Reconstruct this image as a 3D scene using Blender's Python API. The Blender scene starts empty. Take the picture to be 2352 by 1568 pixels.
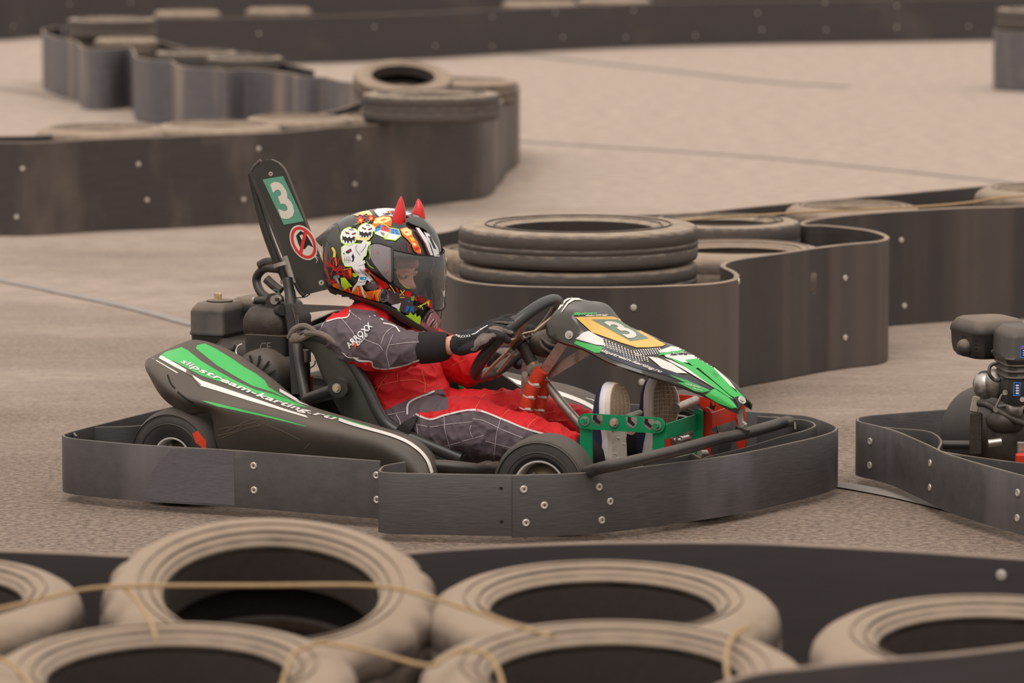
import bpy, bmesh, math, random
from mathutils import Vector, Matrix, Quaternion, noise
from mathutils.bvhtree import BVHTree
from mathutils.geometry import tessellate_polygon
random.seed(7)
PI = math.pi
S = bpy.context.scene
COL = S.collection

# ---------------------------------------------------------------- camera
HC = 1.65                      # eye height over the asphalt, metres
FPX = 9500.0                   # focal length in pixels of the 2352-wide frame
TH = math.atan((784 + 380) / FPX)
CT, ST = math.cos(TH), math.sin(TH)
cam_d = bpy.data.cameras.new('camera')
cam_d.sensor_width = 36.0
cam_d.lens = FPX * 36.0 / 2352.0
cam_d.clip_end = 400
cam = bpy.data.objects.new('camera', cam_d)
COL.objects.link(cam)
cam.location = (0, 0, HC)
cam.rotation_euler = (PI / 2 - TH, 0, 0)
cam_d.dof.use_dof = True
cam_d.dof.focus_distance = 10.15
cam_d.dof.aperture_fstop = 4.6
S.camera = cam

# ---------------------------------------------------------------- overcast sky, soft sun, exposure
W = bpy.data.worlds.new('overcast_sky')
S.world = W
W.use_nodes = True
wn, wl = W.node_tree.nodes, W.node_tree.links
wn.clear()
w_out = wn.new('ShaderNodeOutputWorld')
w_bg = wn.new('ShaderNodeBackground')
w_tc = wn.new('ShaderNodeTexCoord')
w_sep = wn.new('ShaderNodeSeparateXYZ')
w_ramp = wn.new('ShaderNodeValToRGB')
w_ramp.color_ramp.elements[0].position = 0.0
w_ramp.color_ramp.elements[0].color = (0.50, 0.45, 0.41, 1)
w_ramp.color_ramp.elements[1].position = 0.75
w_ramp.color_ramp.elements[1].color = (1.25, 1.17, 1.11, 1)
wl.new(w_tc.outputs['Generated'], w_sep.inputs[0])
wl.new(w_sep.outputs['Z'], w_ramp.inputs[0])
wl.new(w_ramp.outputs[0], w_bg.inputs[0])
w_bg.inputs[1].default_value = 0.98
wl.new(w_bg.outputs[0], w_out.inputs[0])
sun_d = bpy.data.lights.new('sun', 'SUN')
sun_d.energy = 1.1
sun_d.angle = math.radians(35)
sun_d.color = (1.0, 0.95, 0.9)
sun = bpy.data.objects.new('sun', sun_d)
COL.objects.link(sun)
sun.rotation_euler = (math.radians(32), math.radians(-12), 0)
S.view_settings.view_transform = 'Standard'
S.view_settings.look = 'None'
S.view_settings.exposure = 0.0
S.view_settings.gamma = 1.0
S.view_settings.use_curve_mapping = False

# ---------------------------------------------------------------- picture to place
def ray(px, py):
    x = (px - 1176) / FPX
    u = -(py - 784) / FPX
    return Vector((x, CT + u * ST, -ST + u * CT))
CAM = Vector((0, 0, HC))
def at_z(px, py, z=0.0):
    d = ray(px, py)
    return CAM + d * ((z - HC) / d.z)
def at_y(px, py, Y):
    d = ray(px, py)
    return CAM + d * (Y / d.y)

# the kart's own frame: x forward, y to its left (away from the camera), z up
KROT = math.radians(-25)
KC = Vector((-0.05, 10.26, 0))
KM = Matrix.Translation(KC) @ Matrix.Rotation(KROT, 4, 'Z')
KI = KM.inverted()
KI3 = KI.to_3x3()
CAML = KI @ CAM
def k(px, py, y=0.0):
    d = KI3 @ ray(px, py)
    t = (y - CAML.y) / d.y
    return CAML + d * t
def kray(px, py):
    return CAML, (KI3 @ ray(px, py)).normalized()
def wray(px, py):
    return CAM, ray(px, py).normalized()
def toPx(P, local=True):
    w = (KM @ P) if local else P
    r = w - CAM
    dep = r.y * CT - r.z * ST
    up = r.y * ST + r.z * CT
    return 1176 + FPX * r.x / dep, 784 - FPX * up / dep

# ---------------------------------------------------------------- materials
MATS = {}
def lin(c):
    return tuple(((v / 255.0) / 12.92 if v <= 10 else (((v / 255.0) + 0.055) / 1.055) ** 2.4) for v in c) + (1,)
def mat(name, rgb, rough=0.5, metal=0.0, var=0.12, scale=30.0, bump=0.0, bscale=200.0, dust=0.0,
        dustrgb=(150, 130, 110), spec=0.5, coat=0.0, stretch=None, uvmode=False, dustnoise=9.0, edge=0.55, patch=None):
    m = bpy.data.materials.new(name)
    m.use_nodes = True
    n, l = m.node_tree.nodes, m.node_tree.links
    b = n['Principled BSDF']
    b.inputs['Roughness'].default_value = rough
    b.inputs['Metallic'].default_value = metal
    b.inputs['Specular IOR Level'].default_value = spec
    if coat:
        b.inputs['Coat Weight'].default_value = coat
        b.inputs['Coat Roughness'].default_value = 0.06
    tc = n.new('ShaderNodeTexCoord')
    src = tc.outputs['UV' if uvmode else 'Object']
    mp = n.new('ShaderNodeMapping')
    if stretch:
        mp.inputs['Scale'].default_value = stretch
    l.new(src, mp.inputs[0])
    nz = n.new('ShaderNodeTexNoise')
    nz.inputs['Scale'].default_value = scale
    nz.inputs['Detail'].default_value = 5
    nz.inputs['Roughness'].default_value = 0.65
    l.new(mp.outputs[0], nz.inputs['Vector'])
    base = lin(rgb)
    rp = n.new('ShaderNodeValToRGB')
    rp.color_ramp.elements[0].position = 0.3
    rp.color_ramp.elements[1].position = 0.7
    rp.color_ramp.elements[0].color = tuple(max(0, v * (1 - var)) for v in base[:3]) + (1,)
    rp.color_ramp.elements[1].color = tuple(min(1, v * (1 + var)) for v in base[:3]) + (1,)
    l.new(nz.outputs[0], rp.inputs[0])
    col = rp.outputs[0]
    def mix(fac, a, bcol):
        mx = n.new('ShaderNodeMix')
        mx.data_type = 'RGBA'
        if isinstance(fac, float):
            mx.inputs[0].default_value = fac
        else:
            l.new(fac, mx.inputs[0])
        l.new(a, mx.inputs[6])
        if isinstance(bcol, tuple):
            mx.inputs[7].default_value = bcol
        else:
            l.new(bcol, mx.inputs[7])
        return mx.outputs[2]
    if patch:                                   # broad worn or dusty patches of another colour
        prgb, psc, lo, hi = patch
        m2 = n.new('ShaderNodeMapping')
        m2.inputs['Scale'].default_value = psc
        l.new(src, m2.inputs[0])
        n2 = n.new('ShaderNodeTexNoise')
        n2.inputs['Scale'].default_value = 1.0
        n2.inputs['Detail'].default_value = 4
        n2.inputs['Roughness'].default_value = 0.6
        l.new(m2.outputs[0], n2.inputs['Vector'])
        r2 = n.new('ShaderNodeValToRGB')
        r2.color_ramp.elements[0].position = lo
        r2.color_ramp.elements[1].position = hi
        l.new(n2.outputs[0], r2.inputs[0])
        col = mix(r2.outputs[0], col, lin(prgb))
    if dust:                                    # dust lying on what faces up
        ge = n.new('ShaderNodeNewGeometry')
        sp = n.new('ShaderNodeSeparateXYZ')
        l.new(ge.outputs['Normal'], sp.inputs[0])
        n3 = n.new('ShaderNodeTexNoise')
        n3.inputs['Scale'].default_value = dustnoise
        n3.inputs['Detail'].default_value = 5
        l.new(tc.outputs['Object'], n3.inputs['Vector'])
        ad = n.new('ShaderNodeMath'); ad.operation = 'MULTIPLY_ADD'
        l.new(n3.outputs[0], ad.inputs[0]); ad.inputs[1].default_value = 0.9
        l.new(sp.outputs['Z'], ad.inputs[2])
        mr = n.new('ShaderNodeMapRange')
        l.new(ad.outputs[0], mr.inputs[0])
        mr.inputs[1].default_value = edge
        mr.inputs[2].default_value = edge + 0.75
        mr.inputs[3].default_value = 0.0
        mr.inputs[4].default_value = dust
        col = mix(mr.outputs[0], col, lin(dustrgb))
        rm = n.new('ShaderNodeMapRange')
        l.new(mr.outputs[0], rm.inputs[0])
        rm.inputs[3].default_value = rough
        rm.inputs[4].default_value = 0.9
        l.new(rm.outputs[0], b.inputs['Roughness'])
    l.new(col, b.inputs['Base Color'])
    if bump:
        nb = n.new('ShaderNodeTexNoise')
        nb.inputs['Scale'].default_value = bscale
        nb.inputs['Detail'].default_value = 4
        l.new(mp.outputs[0], nb.inputs['Vector'])
        bp = n.new('ShaderNodeBump')
        bp.inputs['Strength'].default_value = bump
        bp.inputs['Distance'].default_value = 0.01
        l.new(nb.outputs[0], bp.inputs['Height'])
        l.new(bp.outputs[0], b.inputs['Normal'])
    MATS[name] = m
    return m

mat('strap', (60, 54, 52), 0.5, var=0.2, scale=6, stretch=(1.2, 14, 1), uvmode=True, bump=0.05, bscale=30,
    patch=((118, 104, 92), (2.2, 0.9, 1), 0.48, 0.8), dust=0.9, dustrgb=(170, 148, 128), edge=0.75)
mat('strap_dark', (60, 55, 56), 0.5, var=0.1, scale=4, stretch=(1, 12, 1), uvmode=True, bump=0.03, bscale=30,
    patch=((88, 78, 72), (1.2, 1.4, 1), 0.55, 0.8), dust=0.9, dustrgb=(172, 148, 128), edge=0.75)
mat('strap_blue', (94, 91, 94), 0.6, var=0.15, scale=6, stretch=(2, 6, 1), uvmode=True, bump=0.05, bscale=30,
    patch=((146, 129, 113), (3.6, 0.4, 1), 0.5, 0.66), dust=0.9, dustrgb=(176, 156, 134), edge=0.75)
mat('strap_worn', (96, 88, 82), 0.6, var=0.2, scale=8, stretch=(3, 6, 1), uvmode=True, bump=0.05, bscale=30,
    patch=((140, 126, 112), (3.0, 0.6, 1), 0.45, 0.65), dust=0.9, dustrgb=(176, 156, 134), edge=0.75)
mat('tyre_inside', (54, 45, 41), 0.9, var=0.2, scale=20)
mat('bumper_lighter', (92, 88, 92), 0.45, var=0.2, scale=16, stretch=(3, 3, 30), bump=0.08, bscale=24)  # lighter tone for one patch of the rear band
mat('tyre_dusty', (112, 98, 86), 0.85, var=0.2, scale=9, bump=0.12, bscale=60, dust=0.74,
    dustrgb=(176, 154, 132), edge=0.55, dustnoise=5.0, patch=((78, 69, 63), (4, 4, 7), 0.45, 0.66))
mat('tyre_grey', (84, 76, 70), 0.8, var=0.16, scale=9, bump=0.1, bscale=60, dust=0.85,
    dustrgb=(178, 158, 136), edge=0.8, patch=((78, 70, 66), (4, 4, 14), 0.5, 0.7))
mat('kart_tyre', (56, 52, 49), 0.6, var=0.15, scale=12, bump=0.04, bscale=90, dust=0.35, dustrgb=(120, 108, 96))
mat('screw', (205, 198, 190), 0.45, 0.6, var=0.1)
mat('screw_slot', (60, 52, 46), 0.7)
mat('bumper', (66, 61, 60), 0.5, var=0.22, scale=16, stretch=(1.2, 11, 1), uvmode=True, bump=0.10, bscale=24,
    patch=((104, 98, 100), (2.6, 1.2, 1), 0.5, 0.72), dust=0.85, dustrgb=(150, 136, 120), edge=0.85)
mat('bumper_dark', (46, 42, 40), 0.6, var=0.2, scale=14, stretch=(1.5, 8, 1), uvmode=True, bump=0.06, bscale=24,
    patch=((74, 64, 56), (4, 3, 1), 0.55, 0.8), dust=0.85, dustrgb=(150, 136, 120), edge=0.85)
mat('pod_black', (66, 60, 53), 0.42, var=0.14, scale=7, bump=0.03, bscale=70, dust=0.5, dustrgb=(112, 100, 88),
    patch=((84, 75, 64), (6, 6, 6), 0.5, 0.72))
mat('green_decal', (70, 190, 92), 0.35, var=0.06, scale=22, patch=((52, 140, 74), (16, 16, 16), 0.66, 0.78))
mat('white_decal', (236, 228, 220), 0.4, var=0.04)
mat('black_decal', (30, 28, 30), 0.35, var=0.05)
mat('navy_decal', (44, 44, 60), 0.35, var=0.05)
mat('scratch', (112, 102, 90), 0.7)
mat('gold_decal', (232, 184, 84), 0.35, var=0.04)
mat('number_green', (104, 128, 106), 0.4, var=0.05)
mat('plate_green', (96, 158, 134), 0.5, var=0.1, scale=9)
mat('number_white', (222, 212, 200), 0.5, var=0.06)
mat('sign_red', (214, 52, 46), 0.4, var=0.04)
mat('fairing_black', (66, 61, 54), 0.12, var=0.15, scale=9, spec=0.6)
mat('plastic', (58, 55, 51), 0.38, var=0.15, scale=14, dust=0.45, dustrgb=(126, 110, 96), edge=0.5)
mat('engine_plastic', (58, 54, 51), 0.5, var=0.14, scale=14, dust=0.85, dustrgb=(138, 120, 103), edge=0.72)
mat('engine_metal', (74, 66, 60), 0.5, 0.4, var=0.3, scale=30, bump=0.1)
mat('seat_plastic', (72, 69, 63), 0.5, var=0.14, scale=24, bump=0.05, bscale=160)
mat('seat_rim', (62, 61, 59), 0.35, var=0.08, scale=20)
mat('black_tube', (50, 47, 46), 0.32, 0.1, var=0.2, scale=16, dust=0.5, dustrgb=(112, 98, 88), edge=0.7)
mat('steel', (186, 180, 172), 0.3, 0.85, var=0.15, scale=25)
mat('raw_steel', (176, 168, 158), 0.42, 0.65, var=0.25, scale=22, patch=((118, 104, 92), (20, 20, 20), 0.55, 0.7))
mat('brass', (196, 170, 138), 0.35, 0.35, var=0.1)
mat('rim_metal', (222, 216, 210), 0.3, 0.35, var=0.08)
mat('rim_inside', (112, 98, 80), 0.6, 0.3, var=0.2)
mat('foam_red', (214, 66, 34), 0.8, var=0.1, scale=80, bump=0.25, bscale=420)
mat('zip_tie', (222, 212, 202), 0.4)
mat('pedal_green', (0, 132, 82), 0.4, var=0.1, scale=20, patch=((64, 104, 76), (28, 28, 28), 0.66, 0.74))
mat('pedal_red', (204, 50, 26), 0.4, var=0.08, scale=20, patch=((126, 58, 42), (28, 28, 28), 0.68, 0.76))
mat('webbing', (86, 80, 76), 0.85, var=0.12, scale=60)
mat('webbing_black', (40, 37, 36), 0.8, var=0.12, scale=60)
mat('rag', (124, 110, 100), 0.95, var=0.2, scale=40, bump=0.2)
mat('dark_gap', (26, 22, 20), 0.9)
mat('twine', (172, 143, 104), 0.9, var=0.12, scale=60)
mat('suit_red', (214, 20, 26), 0.72, var=0.07, scale=14, bump=0.05, bscale=500)
mat('suit_grey', (98, 84, 90), 0.8, var=0.07, scale=14, bump=0.05, bscale=500)
mat('piping', (228, 214, 210), 0.8)
mat('stitch_white', (190, 178, 176), 0.8)
mat('stitch_red', (240, 120, 90), 0.8)
mat('orange_print', (236, 96, 30), 0.6)
mat('black_cloth', (36, 31, 32), 0.9, var=0.12, scale=60, bump=0.1, bscale=300)
mat('glove_black', (40, 37, 39), 0.75, var=0.15, scale=40, bump=0.1, bscale=300)
mat('glove_suede', (128, 114, 106), 0.95, var=0.16, scale=60, bump=0.2, bscale=260)
mat('skin', (228, 170, 142), 0.5, var=0.03, scale=12)
mat('eye_white', (214, 204, 200), 0.25)
mat('iris', (52, 44, 44), 0.2)
mat('brow', (112, 82, 70), 0.8)
mat('shoe_navy', (36, 40, 74), 0.8, var=0.15, scale=60, bump=0.2, bscale=400)
mat('shoe_white', (232, 226, 226), 0.6, var=0.04)
mat('sole', (222, 208, 196), 0.8, var=0.08, scale=20, patch=((176, 152, 128), (18, 18, 18), 0.5, 0.75))
mat('sole_tread', (150, 124, 98), 0.85, var=0.12, scale=20)
mat('helmet_black', (46, 43, 42), 0.2, var=0.05, spec=0.6, coat=0.5)
mat('helmet_spoiler', (72, 70, 64), 0.35, var=0.05)
mat('helmet_lining', (30, 26, 26), 0.9)
mat('horn', (226, 34, 34), 0.25, var=0.03, coat=0.4)
mat('side_plate', (140, 134, 136), 0.25, var=0.12, scale=20, coat=0.4)
mat('art_white', (238, 236, 236), 0.3); mat('art_black', (22, 19, 22), 0.3); mat('art_red', (222, 30, 24), 0.3)
mat('art_dark_red', (140, 26, 26), 0.3); mat('art_orange', (250, 120, 24), 0.3); mat('art_yellow', (246, 220, 84), 0.3)
mat('art_lime', (190, 236, 60), 0.3); mat('art_blue', (32, 138, 216), 0.3); mat('art_grey', (128, 126, 128), 0.3)
mat('art_cream', (250, 226, 158), 0.3); mat('art_pink', (176, 120, 126), 0.3); mat('art_plum', (88, 70, 74), 0.3)
mat('art_green', (120, 180, 70), 0.3); mat('label_blue', (40, 110, 200), 0.4)
mat('wire_teal', (60, 110, 112), 0.5)

def clear_mat(name, tint, opac, rough=0.03):
    m = bpy.data.materials.new(name); m.use_nodes = True
    n, l = m.node_tree.nodes, m.node_tree.links
    n.clear()
    o = n.new('ShaderNodeOutputMaterial')
    t = n.new('ShaderNodeBsdfTransparent'); t.inputs[0].default_value = tint + (1,)
    g = n.new('ShaderNodeBsdfGlossy'); g.inputs['Roughness'].default_value = rough
    g.inputs[0].default_value = (0.9, 0.9, 0.9, 1)
    f = n.new('ShaderNodeFresnel'); f.inputs[0].default_value = 1.5
    nz = n.new('ShaderNodeTexNoise'); nz.inputs['Scale'].default_value = 30
    a = n.new('ShaderNodeMath'); a.operation = 'MULTIPLY_ADD'
    l.new(nz.outputs[0], a.inputs[0]); a.inputs[1].default_value = opac
    l.new(f.outputs[0], a.inputs[2])
    x = n.new('ShaderNodeMixShader')
    l.new(a.outputs[0], x.inputs[0]); l.new(t.outputs[0], x.inputs[1]); l.new(g.outputs[0], x.inputs[2])
    d = n.new('ShaderNodeBsdfDiffuse'); d.inputs[0].default_value = (.8, .79, .78, 1)   # dust and fine scratches
    y = n.new('ShaderNodeMixShader'); y.inputs[0].default_value = 0.075
    l.new(x.outputs[0], y.inputs[1]); l.new(d.outputs[0], y.inputs[2]); l.new(y.outputs[0], o.inputs[0])
    MATS[name] = m
    return m
clear_mat('visor_clear', (0.97, 0.965, 0.96), 0.06)

# ground: sandy asphalt
def ground_mat():
    m = bpy.data.materials.new('asphalt'); m.use_nodes = True
    n, l = m.node_tree.nodes, m.node_tree.links
    b = n['Principled BSDF']; b.inputs['Roughness'].default_value = 0.9
    b.inputs['Specular IOR Level'].default_value = 0.2
    tc = n.new('ShaderNodeTexCoord')
    def nz(scale, det, st, ro=0.6):
        mp = n.new('ShaderNodeMapping'); mp.inputs['Scale'].default_value = st
        l.new(tc.outputs['Object'], mp.inputs[0])
        t = n.new('ShaderNodeTexNoise'); t.inputs['Scale'].default_value = scale
        t.inputs['Detail'].default_value = det; t.inputs['Roughness'].default_value = ro
        l.new(mp.outputs[0], t.inputs['Vector'])
        return t.outputs[0]
    def ramp(v, a, ca, bb, cb):
        r = n.new('ShaderNodeValToRGB')
        r.color_ramp.elements[0].position = a; r.color_ramp.elements[0].color = ca
        r.color_ramp.elements[1].position = bb; r.color_ramp.elements[1].color = cb
        l.new(v, r.inputs[0]); return r.outputs[0]
    fine = ramp(nz(55, 3, (1, 1.0, 1), 0.7), 0.33, lin((100, 87, 77)), 0.66, lin((156, 137, 122)))
    # sand lies over the asphalt: thin near the racing line, thick where nobody drives
    sep = n.new('ShaderNodeSeparateXYZ'); l.new(tc.outputs['Object'], sep.inputs[0])
    mr = n.new('ShaderNodeMapRange'); l.new(sep.outputs['Y'], mr.inputs[0])
    mr.inputs[1].default_value = 10.0; mr.inputs[2].default_value = 23.0
    big = nz(0.9, 5, (0.5, 1.2, 1))
    ad = n.new('ShaderNodeMath'); ad.operation = 'MULTIPLY_ADD'
    l.new(mr.outputs[0], ad.inputs[0]); ad.inputs[1].default_value = 0.75; l.new(big, ad.inputs[2])
    sand = ramp(nz(16, 5, (0.55, 1.5, 1)), 0.32, lin((158, 140, 127)), 0.7, lin((194, 175, 160)))
    sf = ramp(ad.outputs[0], 0.5, (0, 0, 0, 1), 0.98, (1, 1, 1, 1))
    mx = n.new('ShaderNodeMix'); mx.data_type = 'RGBA'
    l.new(sf, mx.inputs[0]); l.new(fine, mx.inputs[6]); l.new(sand, mx.inputs[7])
    l.new(mx.outputs[2], b.inputs['Base Color'])
    bp = n.new('ShaderNodeBump'); bp.inputs['Strength'].default_value = 0.35; bp.inputs['Distance'].default_value = 0.004
    l.new(nz(160, 3, (1, 1, 1)), bp.inputs['Height']); l.new(bp.outputs[0], b.inputs['Normal'])
    MATS['asphalt'] = m
ground_mat()
mat('painted_line', (152, 143, 137), 0.9, var=0.15, scale=12, patch=((164, 150, 138), (8, 8, 1), 0.5, 0.7))
mat('tar_seam', (142, 128, 116), 0.9, var=0.1, scale=12)

# ---------------------------------------------------------------- mesh builder
class MB:
    def __init__(s):
        s.v = []; s.f = []; s.m = []; s.names = []; s.uv = {}
    def mi(s, m):
        if m not in s.names: s.names.append(m)
        return s.names.index(m)
    def add(s, vs, fs, m, uvs=None):
        o = len(s.v); s.v.extend(Vector(p) for p in vs); i = s.mi(m)
        for q, f in enumerate(fs):
            if uvs: s.uv[len(s.f)] = [uvs[a] for a in f]
            s.f.append(tuple(a + o for a in f)); s.m.append(i)
        return s
    def tube(s, path, r, m, n=10, closed=False, caps=True):
        path = [Vector(p) for p in path]; N = len(path); rs = r if isinstance(r, (list, tuple)) else [r] * N
        vs, fs = [], []; up = None
        for i, p in enumerate(path):
            a = path[(i - 1) % N] if (closed or i > 0) else p
            b = path[(i + 1) % N] if (closed or i < N - 1) else p
            t = (b - a).normalized() if (b - a).length > 1e-9 else Vector((0, 0, 1))
            if up is None:
                up = t.orthogonal().normalized()
            up = (up - t * up.dot(t))
            up = up.normalized() if up.length > 1e-6 else t.orthogonal().normalized()
            w = t.cross(up)
            for j in range(n):
                q = 2 * PI * j / n
                vs.append(p + (up * math.cos(q) + w * math.sin(q)) * rs[i])
        for i in range(N if closed else N - 1):
            for j in range(n):
                a = i * n + j; b = i * n + (j + 1) % n; c = ((i + 1) % N) * n + (j + 1) % n; d = ((i + 1) % N) * n + j
                fs.append((a, b, c, d))
        if caps and not closed:
            fs.append(tuple(reversed(range(n)))); fs.append(tuple(range((N - 1) * n, N * n)))
        return s.add(vs, fs, m)
    def grid(s, rows, m, cu=False, cv=False, flip=False, uv=None):
        nr, nc = len(rows), len(rows[0])
        vs = [p for r in rows for p in r]; fs = []
        for i in range(nr if cv else nr - 1):
            for j in range(nc if cu else nc - 1):
                q = (i * nc + j, i * nc + (j + 1) % nc, ((i + 1) % nr) * nc + (j + 1) % nc, ((i + 1) % nr) * nc + j)
                fs.append(tuple(reversed(q)) if flip else q)
        return s.add(vs, fs, m, uv)
    def box(s, c, size, m, rot=None, bev=0.0):
        R = rot or Matrix.Identity(3); c = Vector(c)
        if bev:
            x, y, z = [v / 2 for v in size]; b = bev
            rings = []
            for zz, ins in ((-z, b), (-z + b, 0), (z - b, 0), (z, b)):
                X, Y = x - ins, y - ins
                rings.append([c + R @ Vector(p) for p in ((-X + b, -Y, zz), (X - b, -Y, zz), (X, -Y + b, zz), (X, Y - b, zz), (X - b, Y, zz), (-X + b, Y, zz), (-X, Y - b, zz), (-X, -Y + b, zz))])
            s.grid(rings, m, cu=True)
            s.add(rings[0], [tuple(reversed(range(8)))], m); s.add(rings[3], [tuple(range(8))], m)
            return s
        vs = [c + R @ Vector((sx * size[0] / 2, sy * size[1] / 2, sz * size[2] / 2)) for sx in (-1, 1) for sy in (-1, 1) for sz in (-1, 1)]
        return s.add(vs, [(0, 1, 3, 2), (4, 6, 7, 5), (0, 4, 5, 1), (2, 3, 7, 6), (0, 2, 6, 4), (1, 5, 7, 3)], m)
    def stack(s, c, rings, m, rot=None, n=6):
        """rings of rounded rectangles: (z, half x, half y, corner radius[, dx, dy])"""
        R = rot or Matrix.Identity(3); c = Vector(c); rows = []
        for rg in rings:
            z, hx, hy, r = rg[:4]; dx, dy = (rg[4], rg[5]) if len(rg) > 4 else (0, 0); row = []
            for qx, qy, a0 in ((1, 1, 0), (-1, 1, PI / 2), (-1, -1, PI), (1, -1, 1.5 * PI)):
                for i in range(n):
                    a = a0 + PI / 2 * i / (n - 1)
                    row.append(c + R @ Vector((dx + qx * (hx - r) + r * math.cos(a), dy + qy * (hy - r) + r * math.sin(a), z)))
            rows.append(row)
        s.grid(rows, m, cu=True)
        N = len(rows[0])
        s.add(rows[0], [tuple(reversed(range(N)))], m); s.add(rows[-1], [tuple(range(N))], m)
        return s
    def lathe(s, prof, c, ax, m, n=32, mod=None):
        ax = Vector(ax).normalized(); u = ax.orthogonal().normalized(); w = ax.cross(u); c = Vector(c); rows = []
        for i in range(n):
            q = 2 * PI * i / n; d = u * math.cos(q) + w * math.sin(q)
            rows.append([c + d * (r + (mod(i, r, h) if mod else 0)) + ax * h for r, h in prof])
        return s.grid(rows, m, cv=True)
    def disc(s, c, ax, r, h, m, n=16):
        return s.tube([Vector(c), Vector(c) + Vector(ax).normalized() * h], r, m, n)
    def ell(s, c, rad, m, rot=None, nu=20, nv=14, fn=None):
        R = rot or Matrix.Identity(3); c = Vector(c); rows = []
        for i in range(nv + 1):
            a = PI * i / nv; row = []
            for j in range(nu):
                b = 2 * PI * j / nu
                d = Vector((math.sin(a) * math.cos(b), math.sin(a) * math.sin(b), math.cos(a)))
                p = Vector((d.x * rad[0], d.y * rad[1], d.z * rad[2]))
                row.append(c + R @ (fn(p, d) if fn else p))
            rows.append(row)
        return s.grid(rows, m, cu=True, flip=True)
    def cap(s, a, b, ra, rb, m, n=16):
        """tapered capsule"""
        a, b = Vector(a), Vector(b); t = (b - a).normalized() if (b - a).length > 1e-6 else Vector((0, 0, 1))
        pts, rs = [], []
        for i in range(0, 6):
            q = PI / 2 * i / 5; pts.append(a - t * ra * math.cos(q)); rs.append(max(1e-4, ra * math.sin(q)))
        for i in range(0, 6):
            q = PI / 2 * i / 5; pts.append(b + t * rb * math.sin(q)); rs.append(max(1e-4, rb * math.cos(q)))
        return s.tube(pts, rs, m, n)
    def chain(s, pts, m, n=16):
        for i in range(len(pts) - 1):
            s.cap(pts[i][0], pts[i + 1][0], pts[i][1], pts[i + 1][1], m, n)
        return s
    def prism(s, poly, ext, m, m2=None):
        """extrude a planar 3-D polygon by a vector"""
        poly = [Vector(p) for p in poly]; ext = Vector(ext); N = len(poly)
        tri = tessellate_polygon([poly])
        s.add(poly, [tuple(t) for t in tri], m)
        s.add([p + ext for p in poly], [tuple(reversed(t)) for t in tri], m)
        s.add(poly + [p + ext for p in poly], [(i, (i + 1) % N, (i + 1) % N + N, i + N) for i in range(N)], m2 or m)
        return s
    def ribbon(s, path, z0, z1, th, m, closed=False):
        """upright band: path of (x, y), thickness th, UV = (length, height)"""
        P = [Vector((p[0], p[1], 0)) for p in path]; N = len(P); L = 0; cols = []; uvs = []
        zz = z1 if isinstance(z1, (list, tuple)) else [z1] * N
        zl = z0 if isinstance(z0, (list, tuple)) else [z0] * N
        for i in range(N):
            a = P[(i - 1) % N] if (closed or i) else P[i]; b = P[(i + 1) % N] if (closed or i < N - 1) else P[i]
            t = (b - a).normalized(); nn = Vector((-t.y, t.x, 0)) * th / 2
            if i: L += (P[i] - P[i - 1]).length
            lo, hi = Vector((0, 0, zl[i])), Vector((0, 0, zz[i]))
            e = Vector((0, 0, min(th * .3, .003)))
            cols.append([P[i] - nn + lo, P[i] - nn + hi - e, P[i] - nn * .5 + hi, P[i] + nn * .5 + hi, P[i] + nn + hi - e, P[i] + nn + lo])
            uvs += [(L, zl[i]), (L, zz[i]), (L, zz[i]), (L, zz[i] + th), (L, zz[i] + th), (L, zl[i] + zz[i])]
        if closed: pass
        s.grid(cols, m, cu=True, cv=closed, uv=uvs, flip=False)
        if not closed:
            s.add(cols[0], [(0, 1, 2, 3, 4, 5)], m); s.add(cols[-1], [(5, 4, 3, 2, 1, 0)], m)
        return s
    def xf(s, M):
        s.v = [M @ p for p in s.v]; return s
    def bvh(s):
        return BVHTree.FromPolygons(s.v, s.f)
    def build(s, name, parent=None, smooth=35, mesh=None):
        me = bpy.data.meshes.new(name)
        me.from_pydata([tuple(p) for p in s.v], [], s.f)
        for nme in s.names: me.materials.append(MATS[nme])
        me.polygons.foreach_set('material_index', s.m)
        if s.uv:
            ul = me.uv_layers.new(name='UVMap')
            for pi, poly in enumerate(me.polygons):
                if pi in s.uv:
                    for li, c in zip(poly.loop_indices, s.uv[pi]): ul.data[li].uv = c
        me.update(); me.validate(verbose=False)
        if smooth:
            me.polygons.foreach_set('use_smooth', [True] * len(me.polygons))
            bm = bmesh.new(); bm.from_mesh(me)
            bmesh.ops.remove_doubles(bm, verts=bm.verts, dist=1e-5)
            bmesh.ops.recalc_face_normals(bm, faces=bm.faces)
            c = math.radians(smooth)
            for e in bm.edges:
                if len(e.link_faces) == 2:
                    e.smooth = e.calc_face_angle(0) < c
            bm.to_mesh(me); bm.free()
        ob = bpy.data.objects.new(name, me); COL.objects.link(ob)
        if parent: ob.parent = parent
        return ob

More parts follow.
